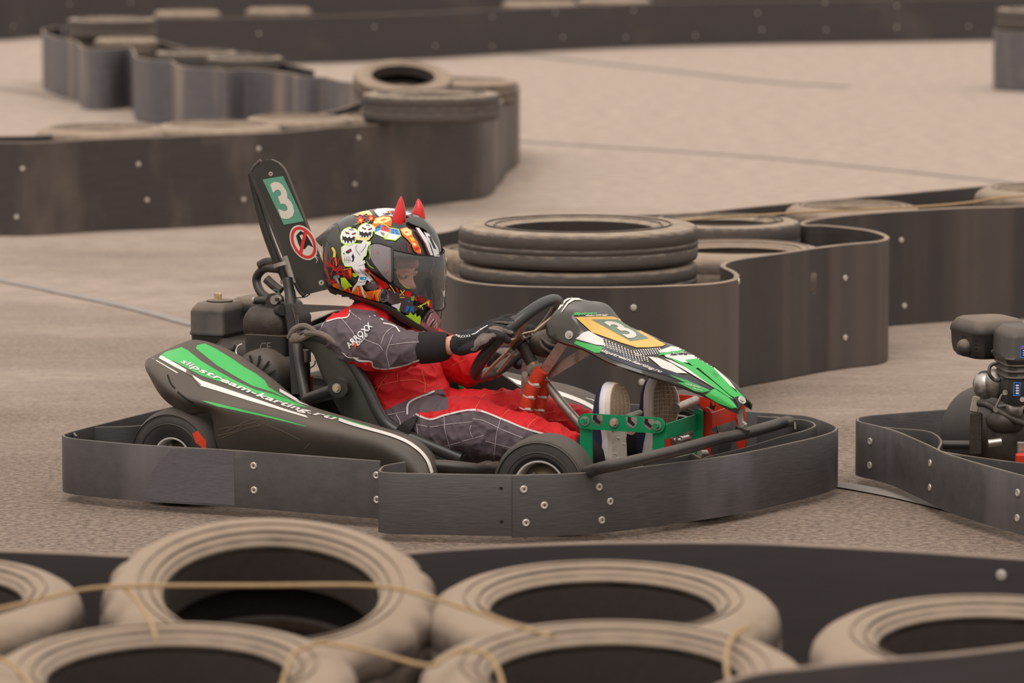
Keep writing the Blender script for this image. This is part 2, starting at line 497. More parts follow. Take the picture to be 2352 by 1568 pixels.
def tag(o, label=None, cat=None, group=None, kind=None):
    if label: o['label'] = label
    if cat: o['category'] = cat
    if group: o['group'] = group
    if kind: o['kind'] = kind
    return o
def empty(name, M=None, label=None, cat=None, group=None):
    o = bpy.data.objects.new(name, None); COL.objects.link(o)
    o.empty_display_size = 0.1
    if M is not None: o.matrix_world = M
    return tag(o, label, cat, group)
def cr(pts, sub=6, closed=False):
    """Catmull-Rom through points (tuples or Vectors)"""
    P = [Vector(p) for p in pts]; N = len(P); out = []
    for i in range(N if closed else N - 1):
        p0 = P[(i - 1) % N] if (closed or i) else P[0] * 2 - P[1]
        p1 = P[i]; p2 = P[(i + 1) % N]
        p3 = P[(i + 2) % N] if (closed or i + 2 < N) else P[-1] * 2 - P[-2]
        for j in range(sub):
            t = j / sub
            out.append(0.5 * ((2 * p1) + (p2 - p0) * t + (2 * p0 - 5 * p1 + 4 * p2 - p3) * t * t + (3 * p1 - p0 - 3 * p2 + p3) * t ** 3))
    if not closed: out.append(P[-1].copy())
    return out
def patch(rows, su=4, sv=4, closeu=False):
    """refine a grid of points both ways"""
    a = [cr(r, su, closeu) for r in rows]
    cols = [cr([a[i][j] for i in range(len(a))], sv) for j in range(len(a[0]))]
    return [[cols[j][i] for j in range(len(cols))] for i in range(len(cols[0]))]
def inpoly(x, y, poly):
    c = False; n = len(poly); j = n - 1
    for i in range(n):
        xi, yi = poly[i]; xj, yj = poly[j]
        if (yi > y) != (yj > y) and x < (xj - xi) * (y - yi) / (yj - yi) + xi: c = not c
        j = i
    return c

def rayhit(bvh, rayf, c):
    return 0 if bvh.ray_cast(*rayf(c.x, c.y))[0] is not None else 1
# marks on curved surfaces: flat outlines wrapped onto the mesh they belong to
def wrap(mb, m, verts2, faces2, bvh, off, rayf=kray, step=10, back=None):
    bm = bmesh.new(); vv = [bm.verts.new((x, y, 0)) for x, y in verts2]
    for f in faces2:
        try: bm.faces.new([vv[i] for i in f])
        except ValueError: pass
    if not bm.verts: return
    xs = [v[0] for v in verts2]; ys = [v[1] for v in verts2]
    if step:
        x = math.floor(min(xs) / step) * step + step
        while x < max(xs):
            bmesh.ops.bisect_plane(bm, geom=bm.verts[:] + bm.edges[:] + bm.faces[:], plane_co=(x, 0, 0), plane_no=(1, 0, 0)); x += step
        y = math.floor(min(ys) / step) * step + step
        while y < max(ys):
            bmesh.ops.bisect_plane(bm, geom=bm.verts[:] + bm.edges[:] + bm.faces[:], plane_co=(0, y, 0), plane_no=(0, 1, 0)); y += step
    idx = {}; out = []; fold = []
    for v in sorted(bm.verts, key=lambda q: rayhit(bvh, rayf, q.co)):
        o, d = rayf(v.co.x, v.co.y)
        h, nn, fi, dist = bvh.ray_cast(o, d)
        if h is None and fold:                       # the mark folds over the edge of the thing
            h, nn, fi, dist = bvh.find_nearest(o + d * fold[0])
            if h is not None and (h - (o + d * (h - o).dot(d))).length > .012: h = None
        if h is None: idx[v] = None; continue
        fold[:] = [(h - o).length]
        if nn.dot(d) > 0: nn = -nn
        idx[v] = len(out); out.append(h + nn * off * 0.4 - d * off * 0.6)
    fs = []
    for f in bm.faces:
        q = [idx[v] for v in f.verts]
        if None in q: continue
        pts = [out[a] for a in q]
        if max((pts[i] - pts[i - 1]).length for i in range(len(pts))) > 0.06 * max(1, step / 10): continue
        fs.append(q)
    bm.free()
    mb.add(out, fs, m)
def shape(mb, m, poly, bvh, off, **kw):
    tri = tessellate_polygon([[Vector((x, y, 0)) for x, y in poly]])
    wrap(mb, m, poly, [tuple(t) for t in tri], bvh, off, **kw)
def circ(x, y, rx, ry=None, rot=0, n=20):
    ry = ry or rx; c, s_ = math.cos(rot), math.sin(rot)
    return [(x + rx * math.cos(a) * c - ry * math.sin(a) * s_, y + rx * math.cos(a) * s_ + ry * math.sin(a) * c) for a in [2 * PI * i / n for i in range(n)]]
def line(mb, m, pts, w, bvh, off, closed=False, smooth=True, **kw):
    P = cr([(x, y, 0) for x, y in pts], 4, closed) if smooth else [Vector((x, y, 0)) for x, y in pts]
    P = [(p.x, p.y) for p in P]; N = len(P); vs = []; fs = []
    for i in range(N):
        a = P[i - 1] if (closed or i) else P[i]; b = P[(i + 1) % N] if (closed or i < N - 1) else P[i]
        dx, dy = b[0] - a[0], b[1] - a[1]; L = math.hypot(dx, dy) or 1; nx, ny = -dy / L * w / 2, dx / L * w / 2
        vs += [(P[i][0] + nx, P[i][1] + ny), (P[i][0] - nx, P[i][1] - ny)]
    for i in range(N if closed else N - 1):
        j = (i + 1) % N; fs.append((2 * i, 2 * j, 2 * j + 1, 2 * i + 1))
    kw.setdefault('step', 0)
    wrap(mb, m, vs, fs, bvh, off, **kw)
_TX = {}
def text2(s_, shear=0.0, bold=0.0, spacing=1.0):
    key = (s_, shear, bold, spacing)
    if key in _TX: return _TX[key]
    c = bpy.data.curves.new('t', 'FONT'); c.body = s_; c.shear = shear; c.offset = bold; c.space_character = spacing
    c.resolution_u = 3; c.align_x = 'LEFT'
    o = bpy.data.objects.new('t', c); COL.objects.link(o)
    dg = bpy.context.evaluated_depsgraph_get()
    me = o.evaluated_get(dg).to_mesh()
    vs = [(v.co.x, v.co.y) for v in me.vertices]; fs = [tuple(p.vertices) for p in me.polygons]
    x0 = min(v[0] for v in vs); x1 = max(v[0] for v in vs); y0 = min(v[1] for v in vs); y1 = max(v[1] for v in vs)
    r = ([((x - x0) / (x1 - x0), (y - y0) / (y1 - y0)) for x, y in vs], fs)
    o.evaluated_get(dg).to_mesh_clear(); bpy.data.objects.remove(o); bpy.data.curves.remove(c)
    _TX[key] = r; return r
def text(mb, m, s_, quad, bvh, off, shear=0.0, bold=0.0, spacing=1.0, step=10, rayf=kray):
    """quad: bottom-left, bottom-right, top-right, top-left corners of the lettering"""
    vs, fs = text2(s_, shear, bold, spacing); a, b, c, d = quad
    pts = [(a[0] * (1 - u) * (1 - v) + b[0] * u * (1 - v) + c[0] * u * v + d[0] * (1 - u) * v,
            a[1] * (1 - u) * (1 - v) + b[1] * u * (1 - v) + c[1] * u * v + d[1] * (1 - u) * v) for u, v in vs]
    wrap(mb, m, pts, fs, bvh, off, step=step, rayf=rayf)
def textpath(mb, m, s_, lo, hi, bvh, off, **kw):
    """lettering between two curves lo and hi (lists of picture points)"""
    sh = {q: kw.pop(q) for q in ('shear', 'bold', 'spacing') if q in kw}
    vs, fs = text2(s_, **sh)
    A = cr([(x, y, 0) for x, y in lo], 8); B = cr([(x, y, 0) for x, y in hi], 8)
    def samp(P, t):
        q = t * (len(P) - 1); i = min(int(q), len(P) - 2); return P[i].lerp(P[i + 1], q - i)
    pts = []
    for u, v in vs:
        p = samp(A, u).lerp(samp(B, u), v); pts.append((p.x, p.y))
    wrap(mb, m, pts, fs, bvh, off, **kw)
def remesh(mb, voxel, smooth=6, fac=0.5, disp=None):
    me = bpy.data.meshes.new('r'); me.from_pydata([tuple(p) for p in mb.v], [], mb.f)
    o = bpy.data.objects.new('r', me); COL.objects.link(o)
    md = o.modifiers.new('r', 'REMESH'); md.mode = 'VOXEL'; md.voxel_size = voxel
    if smooth:
        m2 = o.modifiers.new('s', 'SMOOTH'); m2.iterations = smooth; m2.factor = fac
    dg = bpy.context.evaluated_depsgraph_get(); ev = o.evaluated_get(dg); e = ev.to_mesh()
    vs = [v.co.copy() for v in e.vertices]; fs = [tuple(p.vertices) for p in e.polygons]; ns = [v.normal.copy() for v in e.vertices]
    ev.to_mesh_clear(); bpy.data.objects.remove(o); bpy.data.meshes.remove(me)
    if disp: vs = [p + n_ * disp(p) for p, n_ in zip(vs, ns)]
    return vs, fs

# ================================================================ GROUND
g = MB(); g.add([(-34, 2, 0), (34, 2, 0), (34, 62, 0), (-34, 62, 0)], [(0, 1, 2, 3)], 'asphalt')
ground = g.build('ground', smooth=0); tag(ground, 'sandy brown asphalt of the kart track', 'ground', kind='structure')
def gline(name, pts, w, m, z=0.004):
    P = [at_z(x, y) for x, y in pts]; vs = []; fs = []
    P = cr(P, 5)
    for i, p in enumerate(P):
        a = P[max(0, i - 1)]; b = P[min(len(P) - 1, i + 1)]; t = (b - a).normalized(); q = Vector((-t.y, t.x, 0)) * w / 2
        vs += [p + q + Vector((0, 0, z)), p - q + Vector((0, 0, z))]
    fs = [(2 * i, 2 * i + 1, 2 * i + 3, 2 * i + 2) for i in range(len(P) - 1)]
    b = MB(); b.add(vs, fs, m); o = b.build(name, ground, smooth=0); o['kind'] = 'structure'; return o
gline('painted_line', [(1150, 322), (1350, 335), (1700, 358), (2000, 386), (2320, 420)], .05, 'painted_line')
gline('painted_line', [(-60, 632), (120, 668), (300, 707), (450, 748)], .06, 'painted_line')
gline('painted_line', [(1900, 1112), (1980, 1124), (2090, 1146), (2250, 1185)], .07, 'painted_line')
gline('tar_seam', [(1180, 122), (1330, 140), (1560, 165), (1760, 188), (1950, 200)], .10, 'tar_seam')
gline('tar_seam', [(-40, 200), (60, 212), (180, 236)], .07, 'tar_seam')

# ================================================================ TYRES
def tyre_mesh(name, m, lug=0, flat=0):
    # unit tyre: outer radius 1, half width 0.5 (scaled per tyre)
    pr = [(.62, .36), (.66, .47), (.72, .50), (.80, .53), (.88, .50), (.945, .44), (.98, .38), (.995, .30), (.998, .21), (.993, .195), (.993, .165), (.999, .15), (1.0, 0),
          (.999, -.15), (.993, -.165), (.993, -.195), (.998, -.21), (.995, -.30), (.98, -.38), (.945, -.44), (.88, -.50), (.80, -.53), (.72, -.50), (.66, -.47), (.62, -.36),
          (.64, -.33), (.72, -.42), (.82, -.44), (.90, -.36), (.94, -.2), (.95, 0), (.94, .2), (.90, .36), (.82, .44), (.72, .42), (.64, .33)]
    if flat:
        top = [(.62, .36), (.66, .44), (.74, .49), (.85, .50), (.93, .49), (.972, .465), (.990, .42), (.998, .34), (1.0, .12), (.994, .10), (.994, .06), (1.0, .04), (1.0, 0)]
        pr = top + [(r, -h) for r, h in reversed(top[:-1])] + pr[25:]
    b = MB(); n = 96 if lug else 72
    md = None
    if lug:
        def md(i, r, h): return (-.025 if (i % 4) < 2 and r > .93 and abs(h) > .1 else 0)
    b.lathe([(r, h) for r, h in pr[:25]] + [(.62, -.36)], (0, 0, 0), (0, 0, 1), m, n, mod=md)
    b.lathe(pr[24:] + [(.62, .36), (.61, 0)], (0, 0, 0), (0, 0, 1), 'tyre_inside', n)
    for q in (.70, .775):                        # raised rings on the sidewall
        for s_ in (1, -1):
            b.lathe([(q - .008, s_ * .49), (q - .004, s_ * (.535 if q > .75 else .515)), (q + .004, s_ * (.54 if q > .75 else .52)), (q + .008, s_ * .50)], (0, 0, 0), (0, 0, 1), m, 72)
    o = b.build(name); me = o.data; bpy.data.objects.remove(o); return me
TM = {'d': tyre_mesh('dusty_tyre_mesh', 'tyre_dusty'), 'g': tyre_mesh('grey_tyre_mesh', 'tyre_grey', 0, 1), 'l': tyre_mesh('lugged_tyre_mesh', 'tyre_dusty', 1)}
def tyre(c, R, w, label, kind='d', tilt=(0, 0), group=None):
    o = bpy.data.objects.new('tyre', TM[kind]); COL.objects.link(o)
    o.location = c; o.scale = (R, R, w); o.rotation_euler = (tilt[0], tilt[1], random.random() * 6)
    if tilt != (0, 0):
        o.rotation_euler = (Matrix.Rotation(tilt[0], 3, 'X') @ Matrix.Rotation(tilt[1], 3, 'Y') @ Matrix.Rotation(random.random() * 6, 3, 'Z')).to_euler()
    return tag(o, label, 'tyre', group)
def tc(px, py, ztop, R, w, label, **kw):         # centre of the top face seen at (px, py)
    c = at_z(px, py, ztop); c.z = ztop - w / 2
    return tyre(c, R, w, label, **kw)
def tf(px, pyfar, ztop, R, w, label, **kw):      # far rim of the top face seen at (px, pyfar)
    c = at_z(px, pyfar, ztop); c.y -= R * .97; c.z = ztop - w / 2; c.x = at_y(px, pyfar, c.y).x
    return tyre(c, R, w, label, **kw)
G = 'foreground barrier tyres'
def pair(px, py, z, R, w, lab, low, **kw):
    a = tf(px, py + 17, z - .022, R, w, lab, group=G, tilt=(math.radians(4.5), 0), **kw)
    b = tyre((a.location.x + .01, a.location.y + .012, .0775), R * .99, .15, low, 'd', group=G)
    return a
pair(1385, 1287, .40, .30, .19, 'tan tyre lying flat in the middle of the foreground, behind the twined one', 'dark tyre seen through the hole of the middle tan tyre')
pair(1412, 1426, .412, .303, .19, 'nearest tan tyre at bottom centre, twine passing round its left and right', 'dark tyre under the nearest bottom centre tyre')
pair(385, 1430, .412, .293, .19, 'nearest tan tyre at bottom left with twine looped over its right side', 'dark tyre under the nearest bottom left tyre')
pair(-195, 1277, .40, .285, .19, 'tyre cut off by the left edge of the foreground barrier', 'lower tyre at the left edge of the foreground barrier')
pair(2290, 1366, .40, .30, .19, 'tyre at the right end of the foreground barrier, inside the strap', 'lower tyre at the right end of the foreground barrier')
c = at_z(622, 1390, .36)
tyre((c.x, c.y - .02, .315), .285, .185, 'big lugged tyre leaning toward the camera behind the bottom left tyre', 'l', tilt=(math.radians(17), math.radians(2)), group=G)
tyre((c.x, c.y + .06, .072), .285, .135, 'flat tyre propping up the leaning lugged tyre', 'd', group=G)

G = 'big tyre stack behind the driver'
strapY = at_z(1328, 658, .39).y
sc = Vector((at_y(1328, 600, strapY + .37).x, strapY + .37, 0))
for i, (z0, z1, R, lb, kd) in enumerate(((.428, .532, .347, 'topmost wide grey tyre of the stack behind the kart', 'g'), (.324, .425, .345, 'second tyre of the stack behind the kart, under the topmost', 'g'))):
    tyre((sc.x, sc.y, (z0 + z1) / 2), R, z1 - z0, lb, kd, group=G)
for i in range(2): tyre((sc.x, sc.y, .085 + .166 * i), .34, .16, ('bottom' if i == 0 else 'third') + ' tyre of the stack behind the kart, inside the strap', 'g', group=G)
G = 'tyres inside the right hand barrier'
def two(px, py, zt, R, w, lab, kind='d', group=None, tilt=(0, 0), low=True):
    a = tc(px, py, zt, R, w, lab, kind=kind, group=group, tilt=tilt)
    return a
two(1658, 505, .41, .255, .13, 'smaller tyre right behind the big stack, worn grey tread showing', 'g', G)
two(1690, 570, .372, .29, .17, 'flat tan tyre filling the corner between big stack and bulging strap', 'd', G)
two(1960, 474, .385, .24, .19, 'tan tyre just peeping over the straight strap on the right', 'd', G)
two(2420, 434, .41, .28, .19, 'tan tyre raised above the strap at the right edge', 'd', G)
two(1110, 572, .385, .15, .19, 'tan tyre between helmet and big stack', 'd', G)
G = 'tyres on the winding barrier'
two(990, 213, .515, .305, .12, 'grey tyre lying on top at the bend of the winding barrier', 'g', G)
two(1085, 184, .47, .21, .12, 'tyre behind the top tyre at the bend of the winding barrier', 'd', G)
two(925, 168, .535, .235, .11, 'open tyre leaning up at the bend of the winding barrier', 'd', G, tilt=(math.radians(16), math.radians(3)))
two(958, 243, .41, .265, .18, 'tyre under the grey top tyre at the barrier bend', 'd', G)
two(862, 266, .405, .18, .18, 'small tan tyre left of the bend, level with the strap', 'd', G)
two(682, 270, .408, .24, .18, 'tan tyre level with the strap, above the number plate', 'd', G)
two(500, 286, .408, .28, .18, 'tan tyre level with the strap, second from the left', 'd', G)
two(232, 294, .405, .28, .18, 'leftmost tan tyre level with the winding strap', 'd', G)
G = 'tyres of the far left barrier'
two(257, 42, .50, .28, .12, 'topmost rounded tyre at the far left corner', 'g', G)
two(240, 78, .40, .24, .16, 'tyre under the topmost one at the far left corner', 'd', G)
two(290, 88, .40, .20, .16, 'flat tyre in front of the far left corner stack', 'd', G)
two(452, 118, .405, .24, .18, 'tyre at the notch of the blue grey strap, far left', 'g', G)
two(562, 130, .40, .22, .18, 'dark tyre behind the notch of the blue grey strap', 'g', G)
G = 'tyres behind the far straight strap'
two(430, 26, .352, .25, .18, 'far tan tyre right of the far left corner', 'd', G)
two(640, 20, .352, .25, .18, 'far tan tyre, second right of the far left corner', 'd', G)
two(1240, 4, .352, .30, .18, 'far tan tyre at the top edge, left of its pair', 'd', G)
two(1410, -3, .352, .30, .18, 'far tan tyre at the top edge, right of its pair', 'd', G)

# ================================================================ STRAPS
def strap(name, pts, z1, m, label, z0=0.003, th=.012, closed=False, zpl=None, sub=6, group='track barrier straps', sg=()):
    P = [at_z(x, y, z1 if zpl is None else zpl) for x, y in pts]
    P = cr(P, sub, closed)
    b = MB(); b.ribbon([(p.x, p.y) for p in P], z0, z1, th, m, closed)
    o = b.build(name, smooth=40); tag(o, label, 'barrier', group)
    if sg:
        bv = b.bvh()
        for (x, y) in sg:
            og, d = wray(x, y); h, nn, fi, di = bv.ray_cast(og, d)
            if h is None: continue
            if nn.dot(d) > 0: nn = -nn
            sb = MB(); sb.lathe([(.0005, .004), (.006, .0042), (.0090, .003), (.0098, 0), (.0098, -.003), (.0005, -.003)], (0, 0, 0), nn, 'screw', 14)
            s_ = sb.build('screw', o); s_.location = h
    return o
strap('barrier_strap', [(-260, 1262), (0, 1262), (250, 1272), (450, 1283), (600, 1290), (740, 1285), (1000, 1262), (1200, 1250), (1400, 1244), (1700, 1244), (2000, 1258), (2352, 1281), (2620, 1296)],
      .38, 'strap_dark', 'dark barrier strap along the foreground, between kart and nearest tyres', sg=[(1535, 1412), (2300, 1320)])
strap('barrier_strap', [(700, 1650), (1000, 1668), (1412, 1650), (1600, 1592), (1720, 1546), (1850, 1530), (2000, 1515), (2180, 1500), (2352, 1480), (2560, 1452)],
      .45, 'strap_dark', 'dark barrier strap across the bottom right corner, nearest to the camera')
strap('barrier_strap', [(2620, 455), (2352, 472), (2200, 476), (2000, 488), (1900, 498), (1848, 508), (1850, 516), (1900, 517), (1985, 526), (2026, 536), (2037, 545), (2015, 553), (1950, 559), (1880, 567), (1780, 582),
      (1700, 593), (1666, 602), (1662, 611), (1684, 622), (1692, 632), (1676, 643), (1600, 652), (1400, 658), (1200, 656), (1090, 648), (1040, 634), (1018, 612), (1022, 590)],
      .39, 'strap', 'dark strap winding behind the driver, curling round the big tyre stack', th=.016,
      sg=[(1455, 706), (1474, 877), (1696, 646), (1941, 638), (1941, 775), (2070, 551), (2077, 702)])
strap('barrier_strap', [(940, 545), (990, 537), (1040, 528), (1110, 506), (1300, 497), (1560, 490), (1700, 477), (1850, 463), (2000, 450), (2100, 441), (2352, 418), (2620, 396)],
      .39, 'strap_dark', 'rear strap of the right barrier, only its inner top showing')
strap('barrier_strap', [(-260, 322), (0, 326), (100, 325), (240, 318), (390, 313), (520, 307), (640, 303), (760, 292), (860, 285), (950, 276), (1040, 267), (1100, 261), (1128, 252), (1140, 238), (1150, 232), (1162, 216), (1186, 202), (1188, 190), (1150, 181), (1080, 176), (980, 176)],
      .39, 'strap', 'long curved strap of the winding barrier, behind the number plate', sg=[(52, 387), (318, 377), (594, 341), (338, 459), (38, 498), (824, 316), (560, 458), (815, 423)])
strap('barrier_strap', [(-260, 308), (0, 312), (180, 307), (350, 297), (540, 284), (690, 268), (800, 244), (846, 218), (850, 200)],
      .39, 'strap_dark', 'thin rear strap of the winding barrier on the left')
strap('barrier_strap', [(98, 66), (104, 76), (140, 88), (176, 95), (186, 106), (205, 112), (250, 112), (296, 108), (308, 118), (312, 130), (345, 137), (392, 139), (408, 149), (440, 155), (500, 157), (520, 161), (570, 158), (640, 164), (676, 171), (700, 176), (745, 176), (775, 184), (815, 190), (840, 200)],
      .37, 'strap_blue', 'scuffed blue grey wavy strap at upper left', z0=.003)
strap('barrier_strap', [(98, 66), (150, 60), (250, 72), (380, 98), (470, 122), (560, 120), (600, 130), (720, 160)],
      .37, 'strap_dark', 'dark rear strap behind the blue grey wavy strap')
strap('barrier_strap', [(300, 152), (560, 150), (900, 140), (1200, 122), (1450, 110), (1700, 103), (2000, 98), (2300, 93), (2750, 88)],
      .345, 'strap_dark', 'long straight far strap across the top', zpl=0,
      sg=[(595, 77), (860, 62), (1130, 39), (1276, 28), (1455, 24), (1895, 7), (2060, 14), (1130, 106), (1293, 85), (1437, 85), (1597, 82), (1750, 68), (1897, 68), (2060, 63), (2225, 60), (1000, 105), (1740, 30)])
strap('barrier_strap', [(-300, 96), (0, 93), (100, 84), (350, 72), (600, 56), (900, 42), (1300, 26), (1800, 10), (2400, -6), (3000, -16)],
      .40, 'strap_dark', 'farthest strap at the top left behind everything', zpl=0, sg=[(160, 10), (300, 6), (30, 60)])
# the wrapped stack at the right edge
c0 = at_z(2392, 205)
b = MB(); b.ribbon([(c0.x + .31 * math.cos(a), c0.y + .31 * math.sin(a)) for a in [2 * PI * i / 40 for i in range(40)]], .003, .39, .012, 'strap_blue', True)
tag(b.build('barrier_strap'), 'strap wrapped round the lone tyre stack at the right edge', 'barrier', 'track barrier straps')
tyre((c0.x, c0.y, .46), .30, .13, 'grey tyre crowning the lone wrapped stack at the right edge', 'g', group='lone wrapped tyre stack')
tyre((c0.x, c0.y, .3), .285, .18, 'tyre inside the lone wrapped stack at the right edge', 'g', group='lone wrapped tyre stack')

# ================================================================ TWINE
def rope(pts, z, r, label):
    P = cr([at_z(p[0], p[1], p[2] if len(p) > 2 else z) for p in pts], 6)
    b = MB(); b.tube(P, r, 'twine', 8)
    tag(b.build('twine'), label, 'twine', 'twine tying the tyres')
rope([(-60, 1410), (100, 1375), (200, 1352), (330, 1345), (600, 1344), (860, 1345), (1000, 1375), (1180, 1435), (1270, 1462)], .44, .0035, 'long twine across the top of the leaning lugged tyre')
rope([(285, 1350), (320, 1385), (348, 1435), (360, 1470)], .43, .0035, 'short twine hanging down at the left of the leaning lugged tyre')
rope([(640, 1600), (668, 1510), (700, 1488), (745, 1477), (850, 1495), (980, 1528), (1030, 1505), (1075, 1491), (1120, 1505), (1145, 1540), (1160, 1600)], .415, .0035, 'twine looped over the bottom left tyre and round the bottom centre tyre')
rope([(1720, 1440), (1690, 1455), (1672, 1485), (1668, 1530), (1682, 1600)], .415, .004, 'twine over the right side of the bottom centre tyre')
rope([(-40, 1495), (25, 1525), (60, 1560), (85, 1600)], .415, .0035, 'twine over the left side of the bottom left tyre')
rope([(1560, 508), (1640, 500), (1760, 493), (1834, 488), (2000, 480), (2150, 472), (2240, 463, .42), (2290, 455, .435), (2400, 446, .435)], .415, .004, 'thin twine along the tyres of the right barrier')

# ================================================================ GO KART
kart = empty('go_kart', KM, 'black and green rental go kart with number 3, carrying the driver', 'go kart')
L2 = lambda px, py, z: KI @ at_z(px, py, z)
def mir(v): return Vector((v.x, -v.y, v.z))

# ---- bumper bands
def band(pts, name, m, z0=.025, z1=.165, th=.008, off=0.0, screws=(), holes=(), worn=()):
    P = cr([L2(x, y, z1) for x, y in pts], 6)
    b = MB(); b.ribbon([(p.x, p.y) for p in P], z0, z1, th, m)
    if off: b.v = [Vector((p.x, p.y - off, p.z)) for p in b.v]
    bv = b.bvh()
    for w_ in worn: shape(b, 'bumper_lighter', w_, bv, .0005)  # lighter patch outlines laid over the band
    for (x, y) in holes: shape(b, 'dark_gap', circ(x, y, 4), bv, .0008, step=0)
    o = b.build(name, kart, smooth=40)
    for (x, y) in screws:
        h, nn, fi, di = bv.ray_cast(*kray(x, y))
        if h is None: continue
        if nn.dot(kray(x, y)[1]) > 0: nn = -nn
        sb = MB(); sb.lathe([(.0003, .002), (.003, .002), (.0065, .0034), (.0088, .0022), (.0094, 0), (.0094, -.002), (.0003, -.002)], (0, 0, 0), nn, 'screw', 18)
        sb.box(nn * .0024, (.006, .0016, .0016), 'screw_slot', rot=Matrix.Rotation(.5, 3, 'Y')); sb.box(nn * .0024, (.0016, .0016, .006), 'screw_slot', rot=Matrix.Rotation(.5, 3, 'Y'))
        s_ = sb.build('screw', o); s_.location = h
    return o
band([(874, 1058), (700, 1045), (535, 1033), (330, 1021), (200, 1010), (156, 1004), (146, 999), (152, 995), (190, 984), (380, 937), (590, 888), (640, 882), (700, 884)], 'rear_bumper_band', 'bumper',
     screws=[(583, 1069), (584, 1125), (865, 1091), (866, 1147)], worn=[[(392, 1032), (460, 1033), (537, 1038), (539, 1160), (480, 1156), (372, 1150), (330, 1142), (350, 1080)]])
band([(930, 1060), (890, 1067), (876, 1074), (884, 1084), (1000, 1087), (1180, 1090), (1225, 1089)], 'side_bumper_band', 'bumper', z0=.02, holes=[(1151, 1121), (1152, 1198)])
band([(1180, 1090), (1300, 1086), (1400, 1079), (1560, 1060), (1700, 1040), (1830, 1013), (1895, 997), (1921, 986), (1918, 975), (1860, 955), (1800, 949), (1715, 943), (1600, 936), (1334, 919), (944, 896), (700, 884)],
     'front_bumper_band', 'bumper', off=.009, z0=.018, screws=[(1203, 1123), (1250, 1160), (1208, 1200), (1376, 1118), (1401, 1151), (1382, 1194)])
band([(1480, 1062), (1560, 1048), (1590, 1042), (1612, 1052), (1632, 1046), (1708, 1028), (1799, 1001), (1848, 988), (1872, 976), (1852, 965), (1800, 960), (1740, 955)], 'inner_bumper_band', 'bumper_dark', z1=.163)
band([(1740, 949), (1790, 958), (1822, 966), (1826, 985)], 'inner_bumper_band', 'bumper_dark', z1=.158)
band([(176, 1001), (172, 990), (208, 981), (326, 976), (352, 957), (395, 943), (440, 932)], 'inner_bumper_band', 'bumper_dark', z1=.162)

# ---- floor, rails, tubes
b = MB(); b.prism([(-.35, -.22, .038), (.60, -.17, .038), (.66, 0, .038), (.60, .17, .038), (-.35, .22, .038)], (0, 0, .004), 'plastic'); b.build('floor_tray', kart)
for s_ in (-1, 1):
    b = MB(); b.tube(cr([(-.80, .26 * s_, .075), (-.4, .27 * s_, .06), (-.1, .30 * s_, .055), (.2, .26 * s_, .055), (.45, .18 * s_, .055), (.62, .16 * s_, .07)], 5), .014, 'black_tube', 12); b.build('frame_rail', kart)
b = MB(); b.tube([(-.63, -.44, .122), (-.63, .44, .122)], .0125, 'steel', 14); b.build('rear_axle', kart)
b = MB(); b.tube([(.33, -.42, .11), (.33, .42, .11)], .012, 'black_tube', 12); b.build('front_axle', kart)
b = MB(); P = [L2(1330, 1092, .13), L2(1382, 1074, .19), L2(1450, 1060, .2), L2(1560, 1033, .2), L2(1640, 1011, .2), L2(1705, 997, .2), L2(1780, 976, .2), L2(1803, 969, .2), L2(1812, 968, .16)]
b.tube(cr(P, 6), .0145, 'black_tube', 14); b.build('nose_tube', kart)
for x, y, z in ((1325, 1040, .13), (1030, 1060, .12)):
    pass
b = MB(); b.tube(cr([L2(960, 1075, .12), L2(1010, 1070, .13), L2(1090, 1078, .12), L2(1150, 1085, .09)], 5), .016, 'black_tube', 12); b.build('side_tube', kart)

# ---- wheels
def wheel(c, R, w, yaw, name='wheel', red=False, rr=.062):
    wh = bpy.data.objects.new(name, None); COL.objects.link(wh); wh.parent = kart; wh.location = c; wh.rotation_euler = (0, 0, yaw); wh.empty_display_size = .05
    h = w / 2; b = MB()
    b.lathe([(rr, -h * .80), (rr + .006, -h * .86), (R * .62, -h * .98), (R * .80, -h), (R * .93, -h * .90), (R * .985, -h * .72), (R, -h * .4), (R, 0), (R, h * .4), (R * .985, h * .72), (R * .93, h * .9), (R * .80, h), (R * .62, h * .98), (rr + .006, h * .86), (rr, h * .80), (rr - .004, 0)],
            (0, 0, 0), (0, 1, 0), 'kart_tyre', 64)
    for q in (.70, .9):
        b.lathe([(R * q - .002, -h * .97), (R * q, -h * 1.0 - .0015), (R * q + .002, -h * .97)], (0, 0, 0), (0, 1, 0), 'kart_tyre', 64)
    if red:
        sec = [(R * r_ * math.cos(a), -h * 1.012, R * r_ * math.sin(a)) for r_, a in ((.70, .55), (.88, .22), (.93, .45), (.9, .75), (.76, .8))]
        b.prism(sec, (0, .004, 0), 'foam_red')
    b.build('tyre', wh)
    b = MB()
    b.lathe([(rr, -h * .84), (rr + .001, -h * .90), (rr - .003, -h * .90), (rr - .006, -h * .82), (rr - .008, -h * .5), (rr - .012, -h * .15), (rr - .012, h * .15), (rr - .008, h * .6), (rr, h * .9), (rr, h * .5), (rr - .003, 0)], (0, 0, 0), (0, 1, 0), 'rim_metal', 48)
    b.lathe([(.018, -h * .62), (.024, -h * .60), (.045, -h * .30), (rr - .009, -h * .22), (rr - .009, -h * .12), (.045, -h * .2), (.018, -h * .45)], (0, 0, 0), (0, 1, 0), 'rim_inside', 32)
    b.tube([(0, -h * .70, 0), (0, -h * .3, 0)], .013, 'engine_metal', 6)
    for i in range(4):
        a = PI / 2 * i + .6; b.tube([(.032 * math.cos(a), -h * .62, .032 * math.sin(a)), (.032 * math.cos(a), -h * .3, .032 * math.sin(a))], .006, 'steel', 6)
    b.build('rim', wh)
    return wh
pf = k(1231, 1118, -.485); wheel((pf.x, -.485 + .055, .118), .118, .115, math.radians(8))
